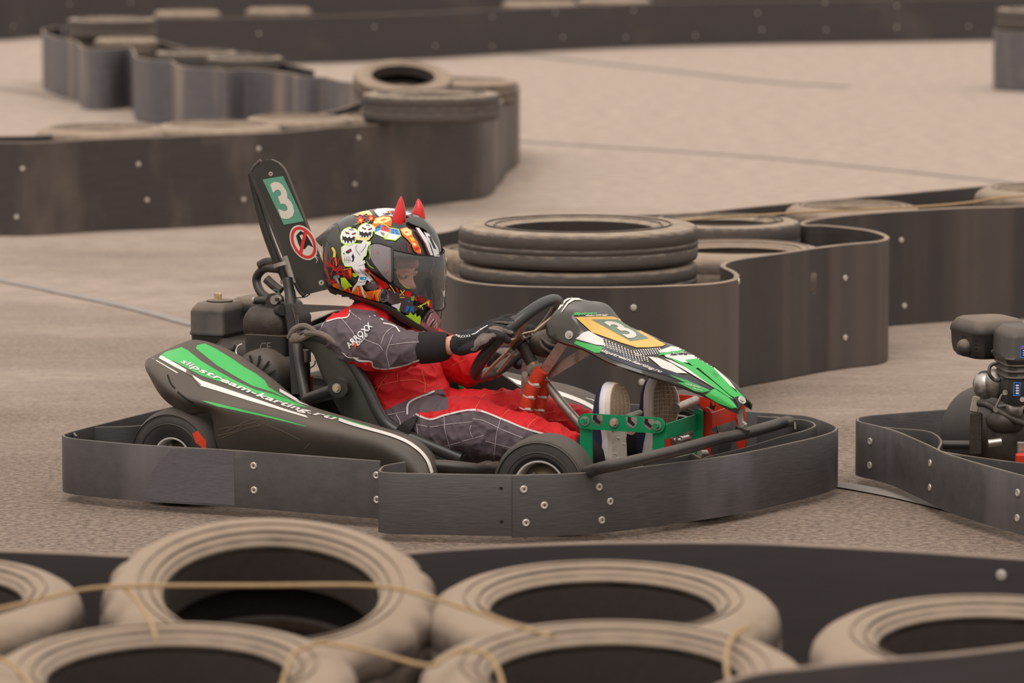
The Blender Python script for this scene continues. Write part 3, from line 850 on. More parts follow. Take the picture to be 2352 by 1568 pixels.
wheel((pf.x, .485 - .055, .118), .118, .115, math.radians(8))
pr = k(392, 1042, -.47); wheel((pr.x, -.47 + .085, .121), .121, .175, 0, red=True, rr=.05)
wheel((pr.x, .47 - .085, .121), .121, .175, 0, rr=.05)

# ---- side pods
PST = [  # inner top, crease, bulge, lower edge (picture points)
    ((338, 824), (334, 830), (333, 840), (336, 852)),
    ((395, 797), (362, 824), (348, 862), (372, 912)),
    ((452, 780), (425, 862), (400, 903), (425, 948)),
    ((532, 806), (515, 899), (480, 928), (482, 953)),
    ((612, 860), (596, 921), (585, 956), (512, 1042)),
    ((692, 922), (690, 950), (690, 986), (640, 1075)),
    ((785, 954), (785, 973), (790, 1006), (760, 1095)),
    ((878, 980), (878, 994), (870, 1026), (850, 1105)),
    ((952, 1006), (944, 1018), (925, 1058), (915, 1115)),
    ((992, 1042), (984, 1056), (960, 1092), (950, 1125)),
    ((1006, 1082), (998, 1092), (975, 1112), (970, 1132))]
YS = (-.31, -.43, -.475, -.45)
rows = []
for i, st in enumerate(PST):
    sh = .10 if i == 0 else (.05 if i == 1 else 0)
    r = [k(st[j][0], st[j][1], YS[j] + (sh if j else -.02 * 0)) for j in range(4)]
    rows.append(r)
pod = patch(rows, 10, 10)
FARO = Vector((.10, 0, .018))
def thick(surf, dy, mirror=False):
    """closed hollow shell from an outer surface"""
    inn = [[p + Vector((0, dy, -.004)) for p in r] for r in surf]
    if mirror: surf = [[mir(p) + FARO for p in r] for r in surf]; inn = [[mir(p) + FARO for p in r] for r in inn]
    return surf, inn
def pod_mesh(mirror):
    su, inn = thick(pod, .012, mirror)
    b = MB(); b.grid(su, 'pod_black'); b.grid(inn, 'pod_black', flip=True)
    n = len(su); mcols = len(su[0])
    b.grid([[su[i][0], inn[i][0]] for i in range(n)], 'pod_black'); b.grid([[su[i][-1], inn[i][-1]] for i in range(n)], 'pod_black')
    b.grid([su[0], inn[0]], 'pod_black'); b.grid([su[-1], inn[-1]], 'pod_black')
    b.v = [p for p in b.v]
    return b, su
b, su = pod_mesh(False)
bv = b.bvh()
Z3 = lambda l: [(320 + .2551 * x, 560 + .2551 * y) for x, y in l]
def zs(m, pts, off, **kw): shape(b, m, Z3(pts), bv, off, **kw)
zs('green_decal', [(180, 1010), (240, 970), (380, 930), (440, 960), (560, 1055), (700, 1140), (870, 1235), (1050, 1315), (1200, 1352), (1420, 1430), (1520, 1475), (1400, 1455), (1150, 1375), (860, 1285), (560, 1185), (440, 1125), (330, 1065)], .0010)
zs('green_decal', [(508, 940), (522, 912), (590, 897), (700, 950), (830, 1030), (950, 1112), (1050, 1168), (1130, 1230), (1165, 1290), (1340, 1395), (1390, 1425), (1200, 1335), (1010, 1275), (850, 1185), (700, 1095), (570, 990)], .0010)
zs('white_decal', [(172, 1026), (196, 1004), (330, 1075), (425, 1132), (428, 1162), (320, 1108)], .0012)
zs('white_decal', [(465, 1172), (560, 1228), (860, 1330), (1100, 1412), (1300, 1482), (1500, 1545), (1520, 1566), (1280, 1497), (1000, 1415), (760, 1340), (545, 1275)], .0012)
zs('scratch', [(425, 1125), (455, 1150), (500, 1215), (560, 1270), (540, 1275), (470, 1190), (420, 1165)], .0014)
zs('white_decal', [(1262, 1302), (1400, 1380), (1530, 1458), (1440, 1432), (1262, 1330)], .0012)
zs('white_decal', [(110, 1028), (130, 1030), (350, 1160), (340, 1165)], .0012)
zs('green_decal', [(560, 1410), (620, 1418), (850, 1472), (1150, 1544), (1300, 1582), (1500, 1642), (1500, 1646), (1200, 1572), (900, 1506), (700, 1462)], .0010)
for tm, dx_, of_, bo_ in (('black_decal', -5, .0016, .05), ('white_decal', 0, .0024, .03)): textpath(b, tm, 'slipstream-karting.ru', Z3([(365, 1078), (500, 1148), (700, 1238), (900, 1323), (1100, 1403), (1300, 1473), (1500, 1535), (1770, 1600)]),
         Z3([(390, 1030), (530, 1098), (730, 1188), (930, 1272), (1130, 1352), (1330, 1424), (1530, 1488), (1790, 1560)]), bv, of_, shear=.35, bold=bo_, spacing=1.05, step=12)
line(b, 'white_decal', [(778, 964), (800, 972), (830, 981), (860, 989), (895, 999), (922, 1009), (938, 1017), (950, 1025), (964, 1036), (976, 1050), (984, 1064), (991, 1086)], 7, bv, .0045)
shape(b, 'green_decal', [(745, 950), (800, 965), (850, 980), (845, 984), (790, 968)], bv, .0016)
for pts in ([(500, 985), (560, 975), (590, 968)], [(510, 1005), (560, 985), (600, 975)], [(600, 970), (650, 990), (690, 1010)], [(520, 990), (570, 965), (595, 960)], [(700, 1030), (712, 1017)], [(580, 1040), (640, 1045)], [(500, 1000), (540, 990), (555, 978)]):
    line(b, 'scratch', pts, 1.2, bv, .0012)
for pts in ([(385, 860), (392, 880), (402, 892)], [(408, 900), (430, 918), (445, 926)]):
    line(b, 'dark_gap', pts, 4, bv, .0010)
b.build('side_pod', kart, smooth=60)
b, su = pod_mesh(True); bv2 = BVHTree.FromPolygons(b.v, b.f)
line(b, 'white_decal', [(1140, 862), (1170, 872), (1200, 881), (1250, 894), (1290, 905), (1340, 924), (1385, 950)], 9, bv2, .002); o = b.build('side_pod', kart, smooth=60)
# graphics of the far pod: the same marks in mirror image
b = MB()
bvn = BVHTree.FromPolygons([p for r in pod for p in r], [(i * len(pod[0]) + j, i * len(pod[0]) + j + 1, (i + 1) * len(pod[0]) + j + 1, (i + 1) * len(pod[0]) + j) for i in range(len(pod) - 1) for j in range(len(pod[0]) - 1)])
line(b, 'white_decal', [(640, 925), (700, 942), (735, 950), (770, 958), (800, 966), (830, 974), (860, 982), (895, 993), (925, 1004), (952, 1021), (976, 1050), (991, 1086)], 12, bvn, .0018)
shape(b, 'green_decal', Z3([(508, 940), (590, 897), (830, 1030), (1050, 1168), (1165, 1290), (1390, 1425), (1010, 1275), (700, 1095)]), bvn, .0012)
b.v = [mir(p) + FARO for p in b.v]; b.build('pod_sticker', o, smooth=60)
b = MB()
P = [k(1052, 885, .28), k(1062, 888, .28), k(1097, 910, .28), k(1090, 915, .28), k(1060, 903, .28)]
b.prism(P, (0, .003, 0), 'green_decal'); b.prism([k(1035, 862, .283), k(1150, 858, .283), k(1215, 905, .283), k(1180, 960, .283), k(1060, 960, .283)], (0, .01, 0), 'plastic')
b.build('far_side_panel', kart)

# ---- seat
RIM = [(690, 772), (716, 768), (752, 778), (790, 806), (820, 848), (845, 895), (866, 940), (892, 975), (940, 1000), (1010, 1030), (1060, 1050)]
BCK = [(705, 805), (716, 815), (726, 842), (740, 875), (755, 905), (772, 940), (795, 975), (825, 1010), (880, 1045), (950, 1070), (1030, 1085)]
rows = []
for (rx, ry), (bx, by) in zip(RIM, BCK):
    R_ = k(rx, ry, -.185); B = k(bx, by, -.17); t = len(rows) / 10
    Mi = R_.lerp(B, .5) + Vector((0, -.004, 0)); Bc = Vector((B.x - .012, 0, B.z - .004)); Bq = Vector((B.x - .006, -.11, B.z - .002))
    rows.append([R_, Mi, B + Vector((0, .01, 0)), Bq, Bc, mir(Bq), mir(B + Vector((0, .01, 0))), mir(Mi), mir(R_)])
seat = patch(rows, 4, 4)
b = MB(); b.grid(seat, 'seat_plastic')
cen = [[Vector((p.x + .010, p.y * .955, p.z + .006)) for p in r] for r in seat]
b.grid(cen, 'seat_plastic', flip=True)
b.grid([[seat[0][j], cen[0][j]] for j in range(len(seat[0]))], 'seat_plastic'); b.grid([[seat[-1][j], cen[-1][j]] for j in range(len(seat[0]))], 'seat_plastic')
so = b.build('seat', kart, smooth=60)
b = MB()
edge = [r[0] + Vector((-.002, .008, -.004)) for r in seat]; far = [mir(p) for p in edge]
top = [edge[0] + Vector((0, .37 * t_, .012 * math.sin(PI * t_))) for t_ in (.2, .35, .5, .65, .8)]
b.tube(list(reversed(edge)) + top + far, .0155, 'seat_rim', 12); b.build('seat_rim', so)
b = MB(); a, c_ = k(703, 918, -.20), k(781, 889, -.205)
b.tube([a, c_], .0155, 'black_tube', 12); d = (c_ - a).normalized()
b.prism([c_ + Vector((dx, -.016, dz)) for dx, dz in [(.028 * math.cos(q) + .002, .024 * math.sin(q)) for q in [PI * 2 * i / 14 for i in range(14)]]], (0, .02, 0), 'black_tube')
b.disc(c_ + Vector((0, -.018, 0)), (0, -1, 0), .0085, .008, 'brass', 6); b.disc(c_ + Vector((0, -.016, 0)), (0, -1, 0), .012, .003, 'steel', 14)
b.build('seat_stay', kart)

# ---- roll plate with number and sign
PY = -.005
pl = [(580, 402), (584, 386), (595, 373), (608, 367), (622, 366), (638, 373), (651, 386), (658, 400), (690, 480), (722, 565), (754, 650), (755, 660), (750, 665), (700, 677), (691, 676), (684, 664), (650, 575), (612, 480)]
b = MB(); b.prism([k(x, y, PY) for x, y in pl], (0, .012, 0), 'plastic'); bv = b.bvh()
b.tube(cr([k(x, y, PY + .006) for x, y in ((700, 678), (683, 655), (650, 575), (612, 480), (582, 405), (585, 385), (600, 370))], 4), .0075, 'plastic', 8)
shape(b, 'screw', circ(622, 399, 5), bv, .001, step=0); shape(b, 'screw', circ(738, 649, 6), bv, .001, step=0)
shape(b, 'screw_slot', circ(738, 649, 2), bv, .0015, step=0); shape(b, 'screw_slot', [(619, 398), (625, 398), (625, 400), (619, 400)], bv, .0015, step=0)
fin = b.build('number_plate', kart)
b = MB(); b.prism([k(x, y, PY - .0012) for x, y in ((603, 412), (650, 404), (698, 508), (652, 516))], (0, .001, 0), 'plate_green'); bs = b.bvh()
text(b, 'number_white', '3', ((648, 506), (684, 497), (648, 414), (618, 420)), bs, .0008, bold=.035)
b.build('number_sticker', fin)
b = MB(); ang = math.radians(62)
oc = circ(697, 557, 43, 28, ang, 30)
b.prism([k(x, y, PY - .0012) for x, y in oc], (0, .001, 0), 'number_white'); bs = b.bvh()
ring = circ(697, 557, 39.5, 25.5, ang, 30); rin = circ(697, 557, 32.5, 19.5, ang, 30)
for i in range(30):
    j = (i + 1) % 30; shape(b, 'sign_red', [ring[i], ring[j], rin[j], rin[i]], bs, .0006, step=0)
shape(b, 'black_decal', [(680, 541), (690, 530), (702, 536), (712, 552), (720, 568), (708, 562), (700, 572), (690, 570), (684, 556)], bs, .0006, step=0)
shape(b, 'number_white', [(688, 541), (694, 538), (702, 550), (696, 556)], bs, .0009, step=0)
shape(b, 'sign_red', [(699, 529), (706, 532), (693, 586), (686, 583)], bs, .0012, step=10)
b.build('warning_sticker', fin)
b = MB(); bs2 = MB().prism([k(x, y, PY - .0006) for x, y in pl], (0, .001, 0), 'plastic').bvh()
line(b, 'number_white', [(716, 572), (724, 562), (735, 566), (732, 580), (720, 584)], 3.0, bs2, .0006); line(b, 'number_white', [(722, 586), (730, 598), (726, 603), (734, 594), (722, 584)], 2.4, bs2, .0006, smooth=False)
b.build('sticker_trim', fin)
# posts behind the plate
b = MB(); b.tube(cr([k(578, 398, .02), k(588, 446, .02), k(612, 532, .02), k(638, 602, .025)], 4), .0125, 'black_tube', 14)
b.tube([k(636, 595, .025), k(652, 630, .03), k(668, 670, .03), k(676, 720, .0)], .0125, 'black_tube', 14); b.build('plate_post', kart)
b = MB(); b.tube(cr([k(660, 640, -.02), k(668, 690, -.04), k(678, 760, -.1), k(690, 850, -.15), k(706, 935, -.19)], 5), .0135, 'black_tube', 14); b.build('upright_post', kart)
b = MB(); b.tube([k(656, 588, .0), k(676, 650, .0)], .010, 'raw_steel', 12); b.build('inner_post', kart)
for (x, y) in ((648, 605), (664, 642)):
    b = MB(); c_ = k(x, y, .01); ax = Vector((.3, 0, -1)).normalized()
    b.lathe([(.025, -.005), (.0265, -.005), (.0265, .005), (.025, .005)], c_ + Vector((.004, 0, 0)), ax, 'steel', 28); b.build('hose_clamp', kart)
b = MB(); b.tube(cr([k(645, 618, .02), k(610, 616, .04), k(592, 632, .05), (k(590, 650, .05)), k(600, 672, .04), k(618, 686, .03)], 5), .0115, 'black_tube', 12); b.build('bent_handle', kart)
b = MB(); b.tube([k(590, 690, .03), k(640, 688, -.02)], .011, 'black_tube', 12); b.tube([k(583, 690, .03), k(590, 690, .03)], .010, 'steel', 12)
b.disc(k(638, 687, -.03), (0, -1, 0), .0115, .02, 'steel', 16); b.disc(k(638, 687, -.045), (0, -1, 0), .005, .008, 'screw_slot', 6); b.disc(k(636, 690, 0), (0, -1, 0), .021, .022, 'plastic', 20); b.build('throttle_link', kart)
b = MB(); b.tube(cr([k(628, 665, 0), k(638, 668, 0), k(646, 682, 0)], 4), .0016, 'wire_teal', 6); b.build('cable', kart); b = MB(); b.tube(cr([k(676, 684, 0), k(700, 682, 0), k(712, 675, 0)], 4), .0014, 'black_cloth', 6); b.build('cable', kart)
for (p_) in ([(596, 610), (612, 602), (640, 604)], [(612, 640), (628, 655), (646, 668)]):
    b = MB(); b.tube(cr([k(x, y, .04) for x, y in p_], 4), .012, 'engine_metal', 10); b.build('linkage', kart)

# ---- engine
eng = bpy.data.objects.new('engine', None); COL.objects.link(eng); eng.parent = kart; eng.location = (0, 0, 0)
def kbox(name, x0, x1, y0, y1, yn, dep, m, top=.18, rnd=.014, parent=None, seam=None):
    a = k(x0, y1, yn); c2 = k(x1, y0, yn); hx = (c2.x - a.x) / 2; hz = (c2.z - a.z); cx = (a.x + c2.x) / 2
    b = MB(); c_ = Vector((cx, yn + dep / 2, a.z)); hy = dep / 2
    rg = [(0, hx * .93, hy * .93, rnd), (hz * .04, hx * .97, hy * .97, rnd)]
    if seam: rg += [(hz * seam - .003, hx * .98, hy * .98, rnd), (hz * seam, hx * 1.03, hy * 1.03, rnd), (hz * seam + .006, hx * 1.03, hy * 1.03, rnd), (hz * seam + .009, hx, hy, rnd)]
    rg += [(hz * (1 - top), hx, hy, rnd), (hz * (1 - top * .55), hx * .93, hy * .93, rnd), (hz * .99, hx * .78, hy * .78, rnd), (hz, hx * .74, hy * .74, rnd)]
    b.stack(c_, rg, m); return b, c_, hx, hy, hz
b, c_, hx, hy, hz = kbox('air_box', 434, 512, 700, 795, -.02, .15, 'engine_plastic', top=.2, seam=.28)
b.disc(c_ + Vector((.005, -.01, hz)), (0, 0, 1), .034, .004, 'engine_plastic', 20); b.disc(c_ + Vector((.0, -.01, hz + .004)), (0, 0, 1), .010, .010, 'brass', 6); b.box(c_ + Vector((0, -.01, hz + .018)), (.022, .004, .010), 'brass', bev=.001)
b.build('air_filter_box', eng, smooth=50)
b, c_, hx, hy, hz = kbox('cover', 553, 652, 712, 770, -.07, .16, 'engine_metal', top=.45)
b.build('fan_cover', eng, smooth=50)
b, c_, hx, hy, hz = kbox('block', 558, 655, 768, 815, -.072, .16, 'plastic', top=.1); bv = b.bvh()
text(b, 'art_grey', 'CE', ((597, 806), (621, 806), (622, 786), (598, 786)), bv, .0006, bold=.0); b.build('fuel_tank_base', eng, smooth=50)
b, c_, hx, hy, hz = kbox('tank', 520, 650, 690, 722, .09, .12, 'engine_plastic', top=.4); b.build('fuel_tank', eng, smooth=50)
b = MB(); c_ = k(598, 870, -.10)
b.lathe([(.001, -.03), (.03, -.032), (.06, -.02), (.075, 0), (.078, .05), (.078, .10), (.001, .10)], c_, (0, 1, 0), 'plastic', 36)
for i in range(14):
    a = PI * 2 * i / 14; b.box(c_ + Vector((.05 * math.cos(a), -.028, .05 * math.sin(a))), (.03, .006, .004), 'engine_metal', rot=Matrix.Rotation(-a, 3, 'Y'))
b.build('recoil_cover', eng, smooth=50)
b = MB(); b.box(k(600, 850, .04), (.20, .20, .17), 'engine_metal', bev=.02)
for i in range(7): b.box(k(585, 838, -.05) + Vector((0, 0, -.012 * i)), (.12, .03, .004), 'engine_metal')
b.build('engine_block', eng, smooth=50)
b = MB(); b.tube(cr([k(556, 790, -.09), k(546, 796, -.1), k(543, 812, -.12), k(556, 835, -.12), k(562, 845, -.12)], 5), .0028, 'steel', 8); b.tube([k(517, 805, -.09), k(540, 799, -.09)], .008, 'engine_metal', 10); b.build('fuel_line', eng)
b = MB(); b.disc(k(700, 830, -.06), (0, 0, 1), .016, .03, 'steel', 14); b.tube(cr([k(712, 845, -.08), k(722, 838, -.1), k(724, 828, -.1)], 4), .0018, 'wire_teal', 6); b.tube([k(702, 835, -.06), k(705, 930, -.04)], .012, 'engine_metal', 8); b.box(k(707, 885, -.04), (.018, .03, .05), 'foam_red', bev=.003); b.build('carburettor', eng)
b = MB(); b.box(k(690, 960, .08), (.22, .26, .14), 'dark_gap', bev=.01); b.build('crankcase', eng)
# harness webbing
b = MB()
w0 = [k(628, 703, -.06), k(640, 700, -.07), k(655, 705, -.09), k(662, 780, -.12), k(668, 880, -.16), k(670, 905, -.17)]
w1 = [k(650, 703, -.06), k(659, 702, -.07), k(668, 706, -.09), k(684, 780, -.12), k(694, 880, -.16), k(696, 905, -.17)]
b.grid([cr(w0, 4), cr(w1, 4)], 'webbing_black'); b.grid([[p + Vector((0, .004, 0)) for p in cr(w0, 4)], [p + Vector((0, .004, 0)) for p in cr(w1, 4)]], 'webbing_black')
b.tube([k(640, 712, -.05), k(650, 712, -.09)], .014, 'webbing_black', 12); b.build('post_strap', kart)
b = MB()
u0 = [k(640, 690, -.03), k(660, 696, -.06), (k(700, 699, -.08)), k(750, 701, -.09), k(800, 704, -.08), k(840, 712, -.06)]
u1 = [k(636, 720, -.03), k(658, 722, -.06), (k(700, 719, -.08)), k(750, 713, -.09), k(800, 712, -.08), k(840, 722, -.06)]
A, B = cr(u0, 4), cr(u1, 4); b.grid([A, B, [p + Vector((0, .004, 0)) for p in B], [p + Vector((0, .004, 0)) for p in A]], 'webbing', cv=True); b.build('shoulder_strap', kart)
b = MB(); a0 = cr([k(905, 990, -.19), k(925, 970, -.19), k(952, 955, -.17)], 4); a1 = cr([k(935, 1000, -.19), k(948, 980, -.19), k(958, 958, -.17)], 4)
b.grid([a0, a1, [p + Vector((0, .004, 0)) for p in a1], [p + Vector((0, .004, 0)) for p in a0]], 'webbing_black', cv=True); b.build('lap_strap', kart)
# rag tied at the seat corner
b = MB(); b.tube(cr([k(664, 775, -.19), k(676, 756, -.2), k(700, 748, -.2), k(722, 762, -.2), k(706, 770, -.2), k(684, 780, -.2), k(668, 782, -.2)], 5), [.0075] * 31, 'rag', 8)
b.tube(cr([k(700, 764, -.205), k(735, 766, -.2), k(765, 782, -.2), k(790, 806, -.195), k(806, 826, -.19)], 5), .0075, 'rag', 8); b.ell(k(680, 776, -.2), (.014, .012, .014), 'rag'); b.build('tied_rag', kart)

# ---- steering
sc_ = k(1187, 778, 0); al = math.radians(47); av = Vector((math.cos(al), 0, math.sin(al))); yv = Vector((0, 1, 0)); nv = Vector((-math.sin(al), 0, math.cos(al)))
SR = .137
def rimp(phi, r=SR):
    x = math.cos(phi) * r; x = max(x, -r * .93); return sc_ + av * x + yv * (math.sin(phi) * r)
sw = bpy.data.objects.new('steering_wheel', None); COL.objects.link(sw); sw.parent = kart
b = MB(); b.tube([rimp(2 * PI * i / 56) for i in range(56)], .0155, 'seat_rim', 14, closed=True); b.build('rim', sw)
def plate(poly2, th, m, b, off=0.0):
    b.prism([sc_ + av * x + yv * y - nv * (.012 + off) for x, y in poly2], nv * th, m)
b = MB()
plate([(-.03, -.035), (.035, -.035), (.035, .035), (-.03, .035)], .004, 'brass', b)
for s_ in (-1, 1):
    plate([(-.018, s_ * .03), (.018, s_ * .03), (.020, s_ * .07), (.026, s_ * .132), (.004, s_ * .132), (.0, s_ * .07)], .004, 'brass', b)
    plate([(.02, s_ * .02), (.035, s_ * .04), (.105, s_ * .095), (.095, s_ * .108), (.02, s_ * .055)], .004, 'brass', b)
    plate([(-.02, s_ * .01), (-.02, s_ * .035), (-.12, s_ * .06), (-.125, s_ * .035)], .004, 'brass', b)
b.build('spokes', sw)
b = MB()
for x, y in ((-.022, -.025), (.025, -.025), (.025, .025), (-.022, .025)):
    b.disc(sc_ + av * x + yv * y - nv * .012, -nv, .0065, .010, 'steel', 8)
b.disc(sc_ - nv * .014, -nv, .030, .008, 'plastic', 20); b.build('hub', sw)
b = MB(); h0 = sc_ - nv * .02; b.tube([h0, k(1222, 833, 0)], .0155, 'plastic', 16); b.tube([k(1221, 830, 0), k(1232, 850, 0)], .014, 'brass', 14); b.tube([k(1228, 845, 0), k(1290, 925, 0), k(1348, 992, 0), k(1375, 1022, 0)], .0115, 'raw_steel', 14); b.build('steering_column', kart)
def flat(name, a, c2, w, m, th=.005):
    a, c2 = Vector(a), Vector(c2); d = (c2 - a).normalized(); p = d.cross(Vector((0, 1, 0))).normalized() * w / 2
    b = MB(); b.prism([a + p, c2 + p, c2 - p, a - p], (0, th, 0), m); return b.build(name, kart)
flat('support_bar', k(1238, 868, -.03), k(1300, 778, -.08), .026, 'raw_steel'); flat('support_bar', k(1255, 862, -.025), k(1365, 795, -.07), .024, 'raw_steel')
flat('support_bar', k(1212, 852, -.02), k(1245, 845, -.02), .026, 'raw_steel')
b = MB(); b.disc(k(1211, 858, -.03), (0, -1, 0), .008, .014, 'steel', 10); b.disc(k(1212, 866, -.02), (0, -1, 0), .012, .006, 'raw_steel', 14); b.build('column_bolt', kart)
flat('hanger_plate', k(1205, 835, .03), k(1203, 905, .03), .016, 'raw_steel')
for nm, P, r in (('foam_sleeve', [k(1244, 850, -.045), k(1232, 872, -.045), k(1220, 898, -.045), k(1213, 920, -.045), k(1208, 940, -.045)], .0185), ('foam_sleeve', [k(1251, 872, .0), k(1247, 900, .0), k(1240, 928, 0), k(1236, 950, 0), k(1233, 970, 0)], .0165)):
    P = cr(P, 6); N = len(P); rs = []
    for i in range(N):
        q = i / (N - 1); pin = min(abs(q - z) for z in (.34, .64, .98)); rs.append(r * (1 - .14 * math.exp(-(pin / .035) ** 2)))
    b = MB(); b.tube(P, rs, 'foam_red', 20); o = b.build(nm, kart, smooth=60)
    for z in (.34, .64, .98):
        i = int(z * (N - 1)); d = (P[min(N - 1, i + 1)] - P[i - 1]).normalized(); zb = MB()
        zb.lathe([(r * .88, -.0025), (r * .93, -.0025), (r * .93, .0025), (r * .88, .0025)], P[i], d, 'zip_tie', 24); zb.box(P[i] + Vector((.012, -r * .88, 0)), (.016, .005, .006), 'zip_tie', bev=.001); zb.build('zip_tie', o)
b = MB(); b.ell(k(1255, 790, .02), (.045, .04, .035), 'plastic'); b.tube(cr([k(1240, 780, -.02), k(1246, 795, -.03), k(1262, 806, -.02), k(1280, 812, 0)], 4), .0035, 'rag', 8); b.tube(cr([k(1243, 775, -.02), k(1262, 790, -.03), k(1285, 795, -.02)], 4), .0035, 'rag', 8); b.build('steering_support', kart)

# ---- front fairing
FS = [((1254, 762), (1261, 737), .10, .092, (1290, 697)),
      ((1262, 772), (1276, 716), .11, .085, (1312, 683)),
      ((1292, 786), (1318, 718), .125, .10, (1356, 700)),
      ((1340, 801), (1360, 763), .13, .10, (1402, 750)),
      ((1400, 832), (1420, 786), .13, .095, (1460, 774)),
      ((1475, 858), (1497, 812), .115, .072, (1531, 788)),
      ((1545, 880), (1560, 844), .085, .058, (1589, 814)),
      ((1620, 908), (1628, 884), .065, .048, (1651, 852)),
      ((1672, 936), (1676, 916), .050, .040, (1695, 887)),
      ((1696, 946), (1700, 934), .044, .036, (1712, 911))]
rows = []
for E, M_, e, m_, T in FS:
    a = k(*E, -e); c2 = k(*M_, -m_); t = k(*T, 0)
    am = a.lerp(c2, .55) + Vector((0, -.006, .002))
    rows.append([a, am, c2, Vector((t.x * .5 + c2.x * .5, -m_ * .5, t.z * .5 + c2.z * .5 + .002)), t, Vector((t.x * .5 + c2.x * .5, m_ * .5, t.z * .5 + c2.z * .5 + .002)), mir(c2), mir(am), mir(a)])
fr = patch(rows, 8, 10)
b = MB(); b.grid(fr, 'fairing_black')
inn = [[Vector((p.x, p.y * .96, p.z - .006)) for p in r] for r in fr]
b.grid(inn, 'fairing_black', flip=True)
for A, B in ((fr[0], inn[0]), (fr[-1], inn[-1]), ([r[0] for r in fr], [r[0] for r in inn]), ([r[-1] for r in fr], [r[-1] for r in inn])): b.grid([A, B], 'fairing_black')
bv = b.bvh()
Z6 = lambda l: [(1220 + .2679 * x, 660 + .2679 * y) for x, y in l]
def fs_(m, pts, off, **kw): kw.setdefault("step", 5); shape(b, m, Z6(pts), bv, off * 2 + .0006, **kw)
fs_('gold_decal', [(378, 256), (560, 250), (700, 250), (760, 272), (1150, 490), (1125, 506), (1010, 516), (905, 516), (780, 478), (520, 386)], .0010)
fs_('number_green', [(515, 276), (740, 276), (1010, 440), (850, 462)], .0014)
text(b, 'number_white', '3', Z6([(845, 448), (938, 412), (700, 284), (606, 300)]), bv, .0048, bold=.03, step=5)
text(b, 'green_decal', 'Slipstream', Z6([(360, 246), (560, 238), (560, 208), (362, 218)]), bv, .0038, shear=.3, bold=.04, step=4)
text(b, 'white_decal', 'karting', Z6([(460, 252), (655, 246), (655, 230), (462, 236)]), bv, .0038, shear=.3, bold=.04, step=4)
fs_('white_decal', [(382, 440), (445, 388), (490, 372), (540, 400), (610, 440), (640, 500), (560, 492)], .0010)
for i in range(17):
    for j in range(7):
        x = 560 + i * 27 + j * 4; y = 420 + i * 11.5 + j * 15
        if inpoly(x, y, [(540, 400), (640, 440), (900, 530), (1040, 590), (1080, 630), (900, 640), (620, 500)]):
            shape(b, 'white_decal', Z6(circ(x, y, 6.5 - .35 * j, n=6)), bv, .0036, step=0)
for i in range(12):
    for j in range(4):
        x = 880 + i * 20 + j * 8; y = 545 - i * 2 + j * 13
        shape(b, 'white_decal', Z6(circ(x, y, 5.5, n=6)), bv, .0036, step=0)
fs_('green_decal', [(370, 480), (385, 455), (470, 478), (620, 516), (600, 535), (590, 560), (550, 560)], .0010)
fs_('navy_decal', [(600, 560), (640, 520), (800, 560), (960, 640), (1150, 690), (1330, 770), (1500, 850), (1560, 880), (1400, 850), (1150, 750), (900, 690), (700, 620)], .0009)
text(b, 'white_decal', 'slipstream-karting.ru', Z6([(592, 552), (1105, 738), (1135, 715), (600, 522)]), bv, .0040, shear=.3, bold=.03, step=4)
fs_('white_decal', [(1000, 592), (1090, 606), (1200, 650), (1340, 738), (1250, 734), (1120, 690)], .0012)
fs_('white_decal', [(1090, 545), (1200, 505), (1310, 525), (1450, 590), (1560, 680), (1700, 800), (1760, 880), (1700, 840), (1500, 700), (1400, 650), (1260, 640), (1160, 600)], .0010)
text(b, 'green_decal', 'Slipstream', Z6([(1092, 592), (1320, 560), (1310, 528), (1092, 562)]), bv, .0040, shear=.3, bold=.05, step=4)
text(b, 'black_decal', 'karting', Z6([(1190, 592), (1350, 580), (1345, 556), (1192, 568)]), bv, .0042, shear=.3, bold=.05, step=4)
fs_('green_decal', [(1160, 592), (1290, 640), (1390, 680), (1560, 810), (1740, 960), (1690, 940), (1480, 800), (1330, 690)], .0013)
fs_('white_decal', [(1140, 610), (1200, 625), (1330, 690), (1500, 800), (1640, 880), (1720, 955), (1600, 880), (1350, 730)], .0012)
fs_('green_decal', [(1320, 622), (1420, 612), (1560, 690), (1640, 775), (1720, 860), (1800, 940), (1740, 945), (1700, 920), (1560, 800), (1430, 690), (1410, 695)], .0014)
fs_('green_decal', [(1490, 922), (1570, 868), (1700, 950), (1765, 1030), (1720, 1035), (1600, 990)], .0012)
fs_('green_decal', [(1180, 745), (1330, 795), (1540, 885), (1470, 900), (1400, 888), (1250, 812), (1320, 815), (1200, 757)], .0012)
fs_('green_decal', [(1745, 860), (1850, 965), (1872, 1000), (1800, 975)], .0012)
text(b, 'white_decal', 'salyens', Z6([(1320, 832), (1450, 868), (1455, 850), (1325, 815)]), bv, .0042, shear=.3, bold=.02, step=4)
text(b, 'white_decal', 'design', Z6([(1380, 868), (1468, 892), (1472, 878), (1384, 852)]), bv, .0042, shear=.3, bold=.02, step=4)
fs_('black_decal', [(1735, 950), (1765, 935), (1800, 945), (1870, 1005), (1870, 1020), (1780, 1045), (1765, 1000)], .0016)
fs_('white_decal', [(228, 190), (270, 120), (330, 85), (360, 85), (300, 120), (240, 192)], .0010); fs_('white_decal', [(258, 212), (310, 130), (350, 95), (400, 90), (440, 110), (370, 110), (320, 140), (264, 214)], .0010)
fair = b.build('front_fairing', kart, smooth=50)
for (x, y) in ((1308, 769), (1703, 920)):
    h, nn, fi, di = bv.ray_cast(*kray(x, y)); b = MB()
    if h is not None:
        if nn.dot(kray(x, y)[1]) > 0: nn = -nn
        b.disc(h, nn, .0105, .0035, 'screw', 16); b.disc(h + nn * .0035, nn, .006, .004, 'steel', 6); b.build('fairing_bolt', fair)
